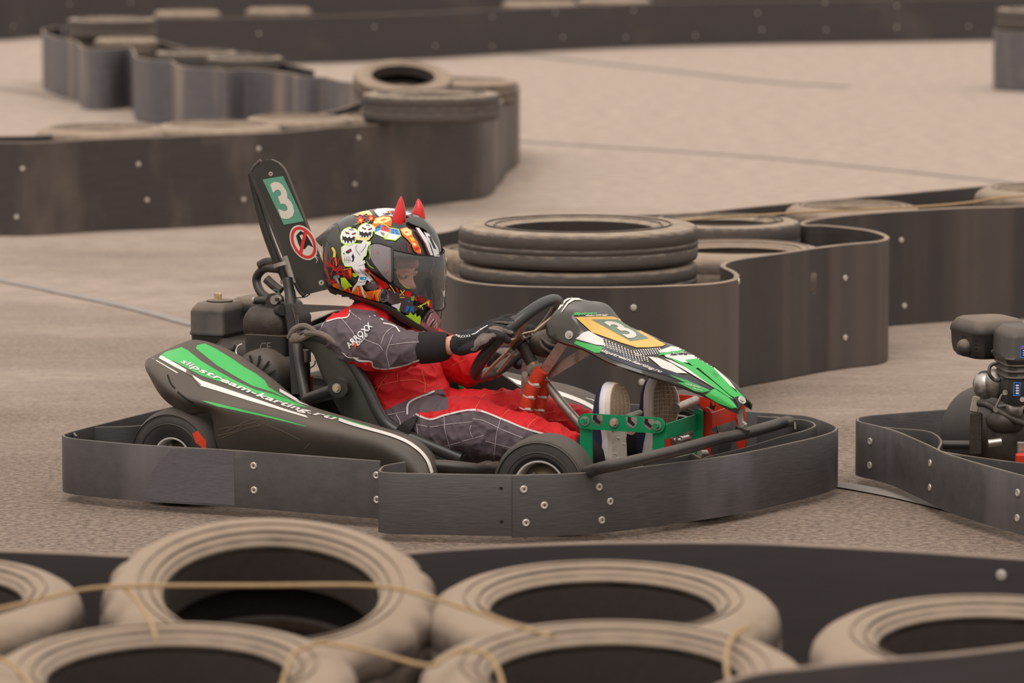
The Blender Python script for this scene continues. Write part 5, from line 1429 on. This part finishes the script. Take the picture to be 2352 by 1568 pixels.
art('art_orange', [(715, 400), (740, 330), (830, 303), (905, 310), (925, 350), (915, 420), (840, 395), (800, 395), (740, 440)])
art('art_cream', [(728, 385), (750, 335), (830, 312), (900, 318), (915, 345), (870, 372), (790, 385)]); art('art_orange', [(800, 350), (850, 330), (870, 345), (820, 362)])
def star(x, y, r, m):
    art(m, [(x + (r if i % 2 else r * .5) * math.cos(PI * i / 8), y + (r if i % 2 else r * .5) * math.sin(PI * i / 8)) for i in range(16)])
star(592, 350, 58, 'art_red'); star(592, 352, 32, 'art_orange'); star(592, 352, 16, 'art_yellow'); star(702, 330, 46, 'art_red'); star(704, 332, 26, 'art_orange'); star(704, 332, 13, 'art_yellow')
def skull(dx, dy, q):
    f = lambda l: [(480 + dx + (x - 480) * q, 510 + dy + (y - 510) * q) for x, y in l]
    o = [(398, 470), (425, 440), (475, 418), (530, 432), (576, 462), (582, 500), (556, 512), (545, 560), (505, 604), (432, 596), (396, 572), (385, 520)]
    art('art_lime', [(480 + dx + (x - 480) * q * 1.09, 510 + dy + (y - 510) * q * 1.09) for x, y in o]); art('art_white', f(o))
    art('art_black', f([(430, 460), (480, 478), (474, 494), (440, 484)])); art('art_red', f([(444, 470), (472, 482), (456, 488)])); art('art_black', f([(500, 486), (548, 468), (545, 490), (512, 500)])); art('art_red', f([(512, 488), (540, 476), (530, 494)]))
    art('art_black', f([(402, 500), (420, 520), (440, 512), (455, 532), (478, 515), (500, 535), (520, 515), (545, 520), (530, 572), (515, 548), (500, 590), (482, 556), (462, 596), (448, 556), (430, 590), (420, 548), (404, 560)]))
    art('art_grey', f([(470, 432), (530, 440), (520, 452), (478, 446)])); art('art_black', f([(495, 430), (520, 400), (545, 395), (530, 425)]))
skull(-3, 8, .98); skull(172, -42, .92)
aline('art_green', [(530, 400), (560, 385), (585, 360)], 10); aline('art_green', [(660, 385), (680, 365), (695, 345)], 10)
art('art_cream', [(530, 545), (560, 505), (600, 535), (690, 530), (690, 556), (640, 568), (560, 560)])
# dice
art('art_lime', [(733, 460), (825, 382), (905, 428), (995, 445), (1022, 520), (960, 568), (850, 552), (838, 536), (745, 495)])
art('art_blue', [(745, 450), (800, 402), (830, 395), (802, 456), (750, 478)]); art('art_red', [(830, 395), (905, 437), (900, 482), (805, 456)]); art('art_white', [(750, 478), (802, 456), (896, 482), (845, 530), (760, 500)])
art('art_blue', [(907, 437), (988, 450), (1012, 510), (905, 490)]); art('art_white', [(905, 490), (1012, 512), (960, 558), (862, 544)]); art('art_grey', [(800, 470), (850, 490), (840, 520), (810, 500)])
for x, y in ((788, 425), (852, 412), (875, 440), (850, 445), (935, 455), (965, 462), (935, 480), (975, 488)): art('art_black', circ(x, y, 9, 6, n=8), step=0)
# flames beside the dice
art('art_orange', [(1005, 445), (1070, 425), (1130, 460), (1140, 520), (1185, 570), (1222, 650), (1215, 700), (1165, 690), (1125, 600), (1080, 550), (1035, 510)])
art('art_cream', [(1018, 452), (1080, 432), (1125, 465), (1128, 505), (1085, 520), (1045, 492)]); art('art_orange', circ(1075, 480, 16, 10, n=8)); art('art_yellow', [(1105, 530), (1150, 540), (1160, 575), (1130, 570)]); art('art_cream', [(1130, 585), (1165, 590), (1180, 620), (1150, 620)]); art('art_red', [(1150, 640), (1200, 630), (1210, 660), (1165, 675)]); art('art_yellow', [(1212, 660), (1225, 655), (1222, 695), (1212, 695)])
for P_ in ([(1040, 600), (1020, 640), (1035, 690), (1080, 700)], [(1040, 600), (1080, 590), (1090, 650)], [(1130, 620), (1160, 680), (1200, 700)]): aline('art_dark_red', P_, 5)
# big skull
o = [(398, 640), (440, 610), (520, 598), (600, 602), (622, 566), (650, 560), (664, 584), (692, 578), (697, 606), (672, 625), (660, 670), (652, 720), (625, 742), (606, 790), (560, 806), (505, 834), (436, 832), (412, 780), (400, 720)]
art('art_lime', [(540 + (x - 540) * 1.06, 700 + (y - 700) * 1.06) for x, y in o]); art('art_white', o)
art('art_black', [(436, 684), (492, 648), (504, 676), (470, 702), (446, 700)]); art('art_red', [(462, 680), (490, 662), (488, 680), (472, 688)]); art('art_black', [(500, 735), (515, 700), (532, 740), (522, 785), (500, 792), (512, 760)]); art('art_black', [(410, 705), (422, 690), (430, 715)])
for x in (428, 446, 464, 482): aline('art_black', [(x, 735), (x + 2, 800)], 3, smooth=False)
aline('art_black', [(415, 768), (500, 772)], 3); aline('art_black', [(560, 610), (545, 640), (560, 680), (590, 720)], 4); aline('art_black', [(600, 690), (640, 640), (655, 600)], 4)
# cape, figure, flames
art('art_red', [(600, 812), (690, 880), (780, 950), (872, 1008), (898, 1050), (862, 1072), (790, 1092), (745, 1030), (690, 930), (620, 862)]); art('art_dark_red', [(640, 850), (720, 930), (800, 1040), (780, 1080), (740, 1020), (680, 920)]); aline('art_yellow', [(680, 890), (740, 940), (790, 1000)], 7)
art('art_orange', [(300, 1030), (340, 1010), (420, 1075), (470, 1040), (500, 1110), (540, 1048), (600, 1040), (650, 1100), (800, 1080), (815, 1110), (795, 1205), (690, 1178), (560, 1135), (430, 1092), (310, 1050)])
art('art_red', [(562, 1132), (592, 1060), (622, 1152)]); art('art_red', [(700, 1176), (730, 1100), (765, 1196)]); art('art_red', [(420, 1085), (455, 1055), (480, 1105)])
for P_ in ([(520, 1050), (560, 1040), (575, 1130)], [(640, 1090), (660, 1130), (690, 1175)], [(740, 1095), (725, 1150), (700, 1175)], [(800, 1085), (770, 1140), (790, 1195)]): aline('art_yellow', P_, 5)
art('art_lime', [(385, 955), (430, 950), (470, 1000), (512, 1045), (470, 1050), (430, 1080), (395, 1040)]); art('art_lime', [(500, 900), (560, 905), (575, 925), (540, 950), (520, 940)])
aline('art_grey', [(340, 960), (365, 1010), (395, 1080)], 26); art('art_grey', circ(330, 950, 20, n=10)); art('art_grey', circ(362, 942, 18, n=10)); aline('art_white', [(345, 965), (368, 1010)], 7)
art('art_white', [(505, 805), (560, 788), (625, 782), (645, 850), (685, 940), (730, 1000), (700, 1015), (655, 975), (640, 1025), (600, 1040), (560, 1035), (535, 1080), (500, 1115), (512, 1060), (560, 1000), (582, 940), (545, 900), (510, 860)])
art('art_white', [(590, 1030), (620, 1050), (642, 1130), (668, 1150), (640, 1165), (612, 1120)]); art('art_blue', [(588, 944), (652, 948), (648, 980), (590, 975)]); aline('art_black', [(585, 860), (620, 900), (660, 950)], 4); aline('art_black', [(505, 850), (540, 880), (580, 900)], 4); aline('art_black', [(560, 985), (600, 1000), (650, 990)], 4)
art('art_plum', [(665, 1010), (700, 985), (760, 1005), (775, 1060), (745, 1088), (692, 1082), (668, 1050)]); art('art_grey', [(700, 1000), (740, 1005), (745, 1025), (710, 1020)])
# small flames, strokes and dots between the motifs
for P_ in ([(440, 600), (470, 618), (520, 596)], [(690, 610), (700, 700), (690, 760)], [(660, 780), (690, 830), (735, 858)], [(420, 870), (470, 860), (500, 855)], [(1040, 1030), (1080, 1060), (1110, 1062)]): aline('art_lime', P_, 6)
for P_ in ([(230, 960), (262, 1000), (300, 1032)], [(250, 840), (290, 830), (330, 850)], [(380, 830), (420, 850), (440, 900)], [(400, 900), (440, 930), (470, 925)], [(220, 700), (235, 770), (260, 820)], [(1120, 600), (1090, 640), (1110, 690)], [(1180, 700), (1225, 700), (1235, 660)]): aline('art_red', P_, 5)
art('art_red', [(460, 860), (500, 860), (512, 930), (488, 960), (470, 920)]); art('art_orange', [(470, 880), (496, 872), (502, 915), (484, 935)]); art('art_white', [(555, 800), (600, 786), (640, 770), (650, 800), (610, 820), (575, 830)])
art('art_orange', [(880, 1080), (905, 1060), (930, 1090), (905, 1110)]); art('art_red', [(1140, 1150), (1175, 1160), (1190, 1200), (1160, 1195)]); art('art_dark_red', [(1190, 1140), (1250, 1170), (1290, 1240), (1240, 1230), (1200, 1190)])
for x, y in ((1200, 1150), (1235, 1180), (1262, 1215)): art('art_red', circ(x, y, 9, n=8), step=0)
art('art_white', [(980, 262), (1060, 268), (1120, 292), (1090, 305), (1040, 300), (985, 290)]); art('art_grey', [(1130, 300), (1190, 312), (1215, 332), (1150, 326)])
# chin
art('art_plum', [(860, 1190), (900, 1080), (1000, 1108), (1130, 1160), (1185, 1200), (1195, 1290), (1130, 1345), (1040, 1315), (930, 1245)]); art('art_plum', circ(850, 1140, 58, 76, .2, 20)); art('art_grey', circ(846, 1140, 50, 66, .2, 20)); art('art_black', circ(846, 1140, 42, 58, .2, 20))
art('art_red', [(1055, 1110), (1090, 1090), (1130, 1110), (1120, 1160), (1070, 1150)]); art('art_red', [(960, 1050), (985, 1060), (1010, 1110), (990, 1105)])
for P_ in ([(905, 1025), (935, 1065), (965, 1115)], [(1010, 1160), (1060, 1160)], [(1015, 1080), (1055, 1140)], [(1060, 1085), (1010, 1140)]): aline('art_yellow', P_, 9)
art('art_white', [(918, 1250), (1026, 1215), (1005, 1290)]); aline('art_black', [(960, 1238), (970, 1270)], 3); aline('art_black', [(990, 1228), (995, 1280)], 3)
art('art_blue', [(1085, 1250), (1112, 1255), (1098, 1300), (1066, 1318)]); art('art_blue', [(1130, 1255), (1150, 1262), (1158, 1325), (1138, 1300), (1112, 1318)]); art('art_blue', [(1095, 1195), (1115, 1195), (1105, 1225)]); art('art_green', [(1125, 1150), (1160, 1145), (1150, 1200), (1125, 1190)]); art('art_black', [(1150, 1190), (1185, 1200), (1180, 1250), (1150, 1240)])
art('art_lime', [(1072, 1345), (1105, 1345), (1120, 1315), (1150, 1350), (1175, 1325), (1185, 1365), (1215, 1350), (1228, 1385), (1222, 1448), (1150, 1412), (1085, 1375)]); art('art_lime', [(980, 1285), (1000, 1280), (1030, 1330), (1000, 1325)])
aline('art_lime', [(1195, 1260), (1240, 1240), (1290, 1215)], 12); aline('art_yellow', [(1210, 1275), (1230, 1255), (1245, 1290)], 7); art('art_red', [(1280, 1180), (1325, 1190), (1330, 1280), (1285, 1250)]); art('art_lime', [(1275, 1205), (1310, 1195), (1305, 1255)])
art('art_pink', [(1322, 1285), (1350, 1290), (1425, 1400), (1390, 1530), (1345, 1545), (1222, 1450), (1240, 1395), (1282, 1345)]); art('art_plum', [(1300, 1300), (1340, 1290), (1310, 1370), (1250, 1430), (1240, 1395)])
for P_ in ([(1290, 1440), (1310, 1370), (1330, 1330)], [(1300, 1460), (1350, 1390), (1345, 1440), (1380, 1400)], [(1355, 1480), (1385, 1430), (1380, 1490)]): aline('art_white', P_, 6); 
for P_ in ([(1270, 1430), (1300, 1350), (1350, 1310)], [(1320, 1470), (1360, 1400)]): aline('art_black', P_, 9)
art('helmet_spoiler', [(250, 1045), (400, 1092), (700, 1182), (870, 1232), (1000, 1302), (1225, 1455), (1345, 1548), (1290, 1540), (1180, 1488), (880, 1330), (840, 1270), (420, 1160), (275, 1100)])
art('art_white', [(1168, 436), (1200, 440), (1290, 560), (1345, 722), (1318, 722), (1268, 600)]); aline('art_red', [(1165, 440), (1260, 600), (1310, 722)], 5); art('art_white', [(1250, 480), (1300, 500), (1392, 640), (1412, 735), (1356, 733), (1322, 620)]); art('art_black', [(1290, 520), (1320, 530), (1380, 660), (1350, 650)])
art('helmet_spoiler', [(1080, 340), (1160, 325), (1240, 345), (1300, 420), (1345, 492), (1325, 505), (1240, 445), (1110, 395), (1085, 370)]); aline('art_black', [(1110, 395), (1240, 445), (1330, 505)], 5)
b.build('shell', hel, smooth=40)
# rear spoiler wedge
b = MB(); a0 = [k(735, 540, 0), k(762, 514, -.02), k(800, 494, -.03)]
for s_ in (-1, 1):
    rows = [[k(737, 541, 0) + Vector((0, s_ * .0, 0)), k(770, 512, 0) + Vector((0, s_ * .006, .0)), k(805, 491, 0)], [k(740, 546, 0) + Vector((.004, s_ * .045, 0)), k(765, 524, 0) + Vector((.01, s_ * .06, -.004)), k(800, 505, 0) + Vector((.01, s_ * .06, -.005))], [k(752, 562, 0) + Vector((.012, s_ * .055, 0)), k(772, 548, 0) + Vector((.012, s_ * .075, 0)), k(800, 530, 0) + Vector((.02, s_ * .08, 0))]]
    b.grid(patch(rows, 5, 5), 'helmet_spoiler')
b.build('rear_spoiler', hel, smooth=60)
# eye port gasket, visor, side plates
def hray(phi, z, push, off=0.0):
    d = Vector((math.cos(phi), math.sin(phi), 0)); o = Vector((H0.x + .01, 0, z)); h, nn, fi, di = fbv.ray_cast(o, d)
    if h is None: return o + d * .14
    return h + d * push
def zline(a, c2, u_): return a.z + (c2.z - a.z) * (u_ - a.x) / (c2.x - a.x)
def onport(phi, a, c2, push):
    z = (a.z + c2.z) / 2
    for _ in range(4): p = hray(phi, z, push); z = zline(a, c2, p.x)
    return hray(phi, z, push)
PH = [math.radians(-78 + 156 * i / 40) for i in range(41)]
top = [onport(a, pT0, pT1, -.004) for a in PH]; bot = [onport(a, pB0, pB1, -.004) for a in PH]
i0 = [i for i, p in enumerate(top) if p.x > uR]; top = [top[i] for i in i0]; i1 = [i for i, p in enumerate(bot) if p.x > uR]; bot = [bot[i] for i in i1]
b = MB(); loop = top + list(reversed(bot)); b.tube(loop, .0058, 'helmet_lining', 10, closed=True); b.build('port_gasket', hel)
vT0, vT1 = k(880, 566, -.11), k(1010, 586, 0); vB0, vB1 = k(905, 655, -.11), k(1016, 716, 0)
PV = [math.radians(-86 + 172 * i / 48) for i in range(49)]
vt = [onport(a, vT0, vT1, .0065) for a in PV]; vb = [onport(a, vB0, vB1, .0065) for a in PV]
rows = []
for a, t_, b_ in zip(PV, vt, vb):
    rows.append([hray(a, b_.z + (t_.z - b_.z) * j / 12, .0065) for j in range(13)])
uS = k(906, 610, -.12).x
clear = MB(); fr_ = [r for r in rows if r[6].x > uS - .006]
clear.grid(fr_, 'visor_clear'); clear.build('visor', hel, smooth=80)
b = MB(); b.tube([r[0] for r in fr_], .0022, 'helmet_lining', 8); b.tube([r[-1] for r in fr_], .0016, 'helmet_lining', 8); b.build('visor_edge', hel)
for s_ in (-1, 1):
    b = MB(); pts = Z2([(672, 660), (690, 620), (740, 602), (800, 606), (912, 642), (925, 660), (930, 760), (930, 960), (915, 1000), (890, 990), (820, 920), (740, 820), (690, 730)])
    shape(b, 'helmet_lining', [(804 + 67 + (x - 871) * 1.06, 600 + (y - 600) * 1.06) for x, y in pts], fbv, .0035); shape(b, 'side_plate', pts, fbv, .0050)
    shape(b, 'helmet_spoiler', Z2([(912, 645), (938, 650), (942, 980), (918, 996)]), fbv, .0056)
    for g_ in (circ(770, 685, 22, n=10), circ(880, 790, 14, 30, n=10), circ(862, 880, 16, 24, n=10)): shape(b, 'art_pink', Z2(g_), fbv, .0056)
    shape(b, 'art_grey', Z2(circ(770, 685, 12, n=10)), fbv, .0060)
    if s_ > 0: b.v = [mir(p) for p in b.v]
    b.build('visor_plate', hel, smooth=60)
# padding around the face
b = MB(); ring = []
for i in range(40):
    a = 2 * PI * i / 40; ring.append(Vector((uR - .004 + .012 * max(0, -math.sin(a)), .088 * math.cos(a), (pT0.z + pB0.z) / 2 - .006 + .060 * math.sin(a))))
b.tube(ring, .012, 'helmet_lining', 12, closed=True); b.build('cheek_padding', hel)
b = MB(); r1 = []
for i in range(17):
    a = math.radians(-80 + 160 * i / 16); r1.append([hm((.0965 * math.cos(a) * q_ - .004, .0745 * math.sin(a), z_)) for z_, q_ in ((.034, 1.02), (.045, 1.0), (.062, .92), (.085, .7))])
b.grid(r1, 'art_dark_red'); b.build('balaclava', per, smooth=60)
# horns
for s_, bx, by, tx, ty, q in ((-1, 915, 527, 921, 454, 1.0), (1, 962, 510, 961, 459, .98)):
    y0 = s_ * .052; a = k(bx, by, y0); t_ = k(tx, ty, y0); P = cr([a, a.lerp(t_, .3) + Vector((-.001, 0, 0)), a.lerp(t_, .65) + Vector((.001, 0, 0)), t_], 6); N = len(P)
    prf = [.0165, .0178, .0182, .0172, .0150, .0118, .0080, .0040]
    rs = [prf[min(6, int(i / (N - 1) * 7))] * (1 - (i / (N - 1) * 7) % 1) + prf[min(7, int(i / (N - 1) * 7) + 1)] * ((i / (N - 1) * 7) % 1) for i in range(N)]; rs[-1] = .0032
    b = MB(); b.tube(P, [r * q for r in rs], 'horn', 20); b.ell(P[-1], (.0033, .0033, .0033), 'horn'); b.build('horn', hel, smooth=60)
b = MB(); b.tube(cr([hm((-.02, -.074, -.05)), k(905, 735, -.05), k(935, 750, -.02), k(950, 745, 0)], 5), .006, 'webbing_black', 8); b.build('chin_strap', hel)

# ================================================================ SECOND KART, cut by the right edge
K2 = Vector((1.55, 10.25, 0))
k2 = bpy.data.objects.new('go_kart', None); COL.objects.link(k2); k2.location = K2
tag(k2, 'second kart cut off by the right edge, black engine and rear bumper showing', 'go kart')
T2 = Matrix.Translation(-K2)
def w2(px, py, Y): return at_y(px, py, Y)
def b2(b, name, parent=None, smooth=40): b.xf(T2); return b.build(name, parent or k2, smooth)
def band2(pts, name, m, z1=.165, z0=.025, sg=()):
    P = cr([at_z(x, y, z1) for x, y in pts], 6); b = MB(); b.ribbon([(p.x, p.y) for p in P], z0, z1, .009, m); bv = b.bvh(); o = b2(b, name)
    for x, y in sg:
        h, nn, fi, di = bv.ray_cast(*wray(x, y))
        if h is None: continue
        if nn.dot(wray(x, y)[1]) > 0: nn = -nn
        sb = MB(); sb.lathe([(.0003, .002), (.003, .002), (.0065, .0034), (.0088, .0022), (.0094, 0), (.0094, -.002), (.0003, -.002)], (0, 0, 0), nn, 'screw', 18)
        s_ = sb.build('screw', o); s_.location = h - K2
band2([(2640, 1170), (2500, 1130), (2352, 1092), (2190, 1046), (2130, 1020), (2060, 990), (2010, 976), (1978, 969), (1970, 963), (1986, 955), (2100, 945), (2190, 939), (2300, 932), (2560, 918)], 'rear_bumper_band', 'bumper',
      sg=[(1999, 1013), (1998, 1068), (2137, 1063), (2136, 1119), (2338, 1131), (2337, 1189)])
band2([(2560, 1092), (2420, 1072), (2352, 1063), (2250, 1050), (2175, 1038), (2156, 1031), (2162, 1014), (2150, 998), (2122, 988), (2060, 983), (2032, 980)], 'inner_bumper_band', 'bumper_dark', z1=.163)
# rear wheel
def wheel2(c, R, w, yaw):
    wh = bpy.data.objects.new('wheel', None); COL.objects.link(wh); wh.parent = k2; wh.location = Vector(c) - K2; wh.rotation_euler = (0, 0, yaw); h = w / 2; rr = .055
    b = MB(); b.lathe([(rr, -h * .8), (R * .62, -h * .98), (R * .80, -h), (R * .93, -h * .90), (R * .985, -h * .72), (R, -h * .4), (R, h * .4), (R * .985, h * .72), (R * .93, h * .9), (R * .80, h), (R * .62, h * .98), (rr, h * .80), (rr - .004, 0)], (0, 0, 0), (0, 1, 0), 'kart_tyre', 64); b.build('tyre', wh)
    b = MB(); b.lathe([(.02, -h * .5), (rr - .008, -h * .3), (rr, -h * .9), (rr, h * .9), (rr - .008, h * .3), (.02, h * .3)], (0, 0, 0), (0, 1, 0), 'rim_metal', 40); b.build('rim', wh)
c_ = w2(2290, 1000, 10.42); wheel2((c_.x, 10.42, .128), .128, .19, math.radians(38))
c_ = w2(2560, 1000, 9.85); wheel2((c_.x, 9.78, .128), .128, .19, math.radians(38))
b = MB(); b.tube([w2(2290, 1003, 10.42), w2(2560, 1050, 9.80)], .014, 'engine_metal', 12); b2(b, 'rear_axle')
e2 = bpy.data.objects.new('engine', None); COL.objects.link(e2); e2.parent = k2
def vbox(name, x0, x1, y0, y1, Y, dep, m, rnd=.012, prof=None, mats=None, deg=14):
    a = w2(x0, y1, Y); c2 = w2(x1, y0, Y); hx = (c2.x - a.x) / 2; hz = c2.z - a.z; b = MB()
    prof = prof or [(0, .9), (.05, 1), (.8, 1), (.93, .9), (1, .78)]
    b.stack(Vector(((a.x + c2.x) / 2, Y + dep / 2, a.z)), [(hz * q, hx * r, dep / 2 * r, rnd) for q, r in prof], m, rot=Matrix.Rotation(math.radians(deg), 3, 'Z')); return b
b = vbox('x', 2300, 2450, 757, 932, 10.0, .16, 'plastic', .022, [(0, .86), (.02, .9), (.30, .9), (.34, .9), (.36, .95), (.38, .90), (.42, .90), (.44, .96), (.46, .91), (.50, .91), (.52, .97), (.54, .92), (.58, 1.0), (.61, 1.03), (.64, 1.0), (.88, .98), (.93, .93), (1, .78)], deg=8); bv = b.bvh()
shape(b, 'label_blue', [(2328, 877), (2345, 877), (2343, 909), (2327, 909)], bv, .0008, rayf=wray, step=6); shape(b, 'black_decal', [(2331, 880), (2342, 880), (2341, 906), (2330, 906)], bv, .0014, rayf=wray, step=6)
for y in (883, 889, 895, 901): shape(b, 'art_white', [(2333, y), (2340, y), (2340, y + 3.5), (2333, y + 3.5)], bv, .002, rayf=wray, step=6)
shape(b, 'label_blue', [(2343, 793), (2400, 793), (2400, 822), (2342, 822)], bv, .0008, rayf=wray, step=6); shape(b, 'sign_red', [(2347, 796), (2400, 796), (2400, 801), (2347, 801)], bv, .0014, rayf=wray, step=6); shape(b, 'black_decal', [(2346, 802), (2400, 802), (2400, 819), (2346, 819)], bv, .0014, rayf=wray, step=6)
for y in (804, 809, 814): shape(b, 'art_white', [(2349, y), (2400, y), (2400, y + 2), (2349, y + 2)], bv, .002, rayf=wray, step=6)
for x, y in ((2309, 901), (2348, 917)): shape(b, 'screw', circ(x, y, 6), bv, .0012, rayf=wray, step=0)
b2(b, 'cylinder_cover', e2, 50)
b = vbox('x', 2208, 2352, 737, 826, 10.16, .17, 'engine_plastic', .03, [(0, .82), (.12, .92), (.30, .96), (.62, .98), (.64, 1.0), (.70, 1.0), (.80, .97), (.95, .85), (1, .74)], deg=20); bv = b.bvh()
for i in range(5): shape(b, 'dark_gap', [(2239, 781 + 9.4 * i), (2245, 781 + 9.4 * i), (2245, 785 + 9.4 * i), (2239, 785 + 9.4 * i)], bv, .0006, rayf=wray, step=0)
shape(b, 'dark_gap', [(2209, 771), (2218, 772), (2216, 778), (2209, 776)], bv, .0006, rayf=wray, step=0)
shape(b, 'dark_gap', [(2262, 790), (2290, 775), (2292, 828), (2262, 822)], bv, .0006, rayf=wray, step=6); shape(b, 'screw', circ(2280, 806, 4), bv, .0012, rayf=wray, step=0)
b.ell(w2(2217, 798, 10.2), (.022, .03, .022), 'engine_plastic'); b2(b, 'air_filter_box', e2, 50)
b = MB(); b.ell(w2(2262, 884, 10.14), (.030, .034, .036), 'steel', nu=28, nv=20); b.ell(w2(2285, 880, 10.12), (.028, .03, .036), 'raw_steel'); b2(b, 'muffler', e2, 60)
b = MB(); b.tube(cr([w2(2290, 833, 10.08), w2(2275, 840, 10.08), w2(2272, 858, 10.07), w2(2284, 872, 10.07), w2(2298, 873, 10.06)], 5), .0045, 'plastic', 10); b2(b, 'rubber_hose', e2)
b = MB(); b.tube(cr([w2(2248, 925, 10.1), w2(2270, 930, 10.08), w2(2300, 948, 10.05), w2(2335, 965, 10.03), w2(2380, 980, 10.0)], 5), .009, 'engine_metal', 10); b.tube([w2(2286, 938, 10.06), w2(2302, 905, 10.05)], .0028, 'steel', 8); b.disc(w2(2286, 940, 10.04), (0, -1, 0), .006, .01, 'steel', 10); b2(b, 'exhaust_bracket', e2)
b = MB(); b.lathe([(.001, -.02), (.015, -.02), (.021, -.012), (.021, .008), (.014, .02), (.001, .03)], w2(2330, 940, 10.06), (0, 0, -1), 'steel', 20); b2(b, 'oil_cap', e2)
b = MB(); b.box(w2(2320, 1000, 10.15), (.16, .16, .14), 'engine_metal', rot=Matrix.Rotation(.5, 3, 'Z'), bev=.02); b.ell(w2(2310, 965, 10.08), (.05, .05, .035), 'engine_metal'); b.tube([w2(2270, 1018, 10.0), w2(2300, 1014, 10.0)], .010, 'steel', 12); b2(b, 'crankcase', e2, 50)
b = MB(); b.box(w2(2242, 995, 10.1), (.030, .012, .105), 'engine_metal', bev=.003); b2(b, 'engine_mount')
b = MB(); b.box(w2(2240, 928, 10.1), (.020, .006, .040), 'raw_steel', rot=Matrix.Rotation(.2, 3, 'Y'), bev=.002); b2(b, 'mount_tab')
b = MB(); b.prism([Vector(p) for p in ((1.18, 9.95, .04), (1.5, 9.72, .04), (2.2, 10.15, .04), (2.1, 10.6, .04), (1.35, 10.35, .04))], (0, 0, .005), 'plastic'); b2(b, 'floor_tray')
b = MB(); b.tube([w2(2362, 1052, 9.85), w2(2362, 1110, 9.85)], .008, 'black_tube', 10); b.box(w2(2362, 1052, 9.85), (.06, .03, .022), 'pedal_red', bev=.003); b.box(w2(2346, 1028, 9.9), (.02, .02, .03), 'steel', bev=.002); b2(b, 'red_bracket')
b = MB(); b.tube([w2(2150, 1022, 10.3), w2(2400, 1022, 10.2)], .012, 'black_tube', 10); b.tube([w2(2380, 1060, 10.2), w2(2640, 1030, 10.6)], .014, 'black_tube', 10); b2(b, 'frame_rail')
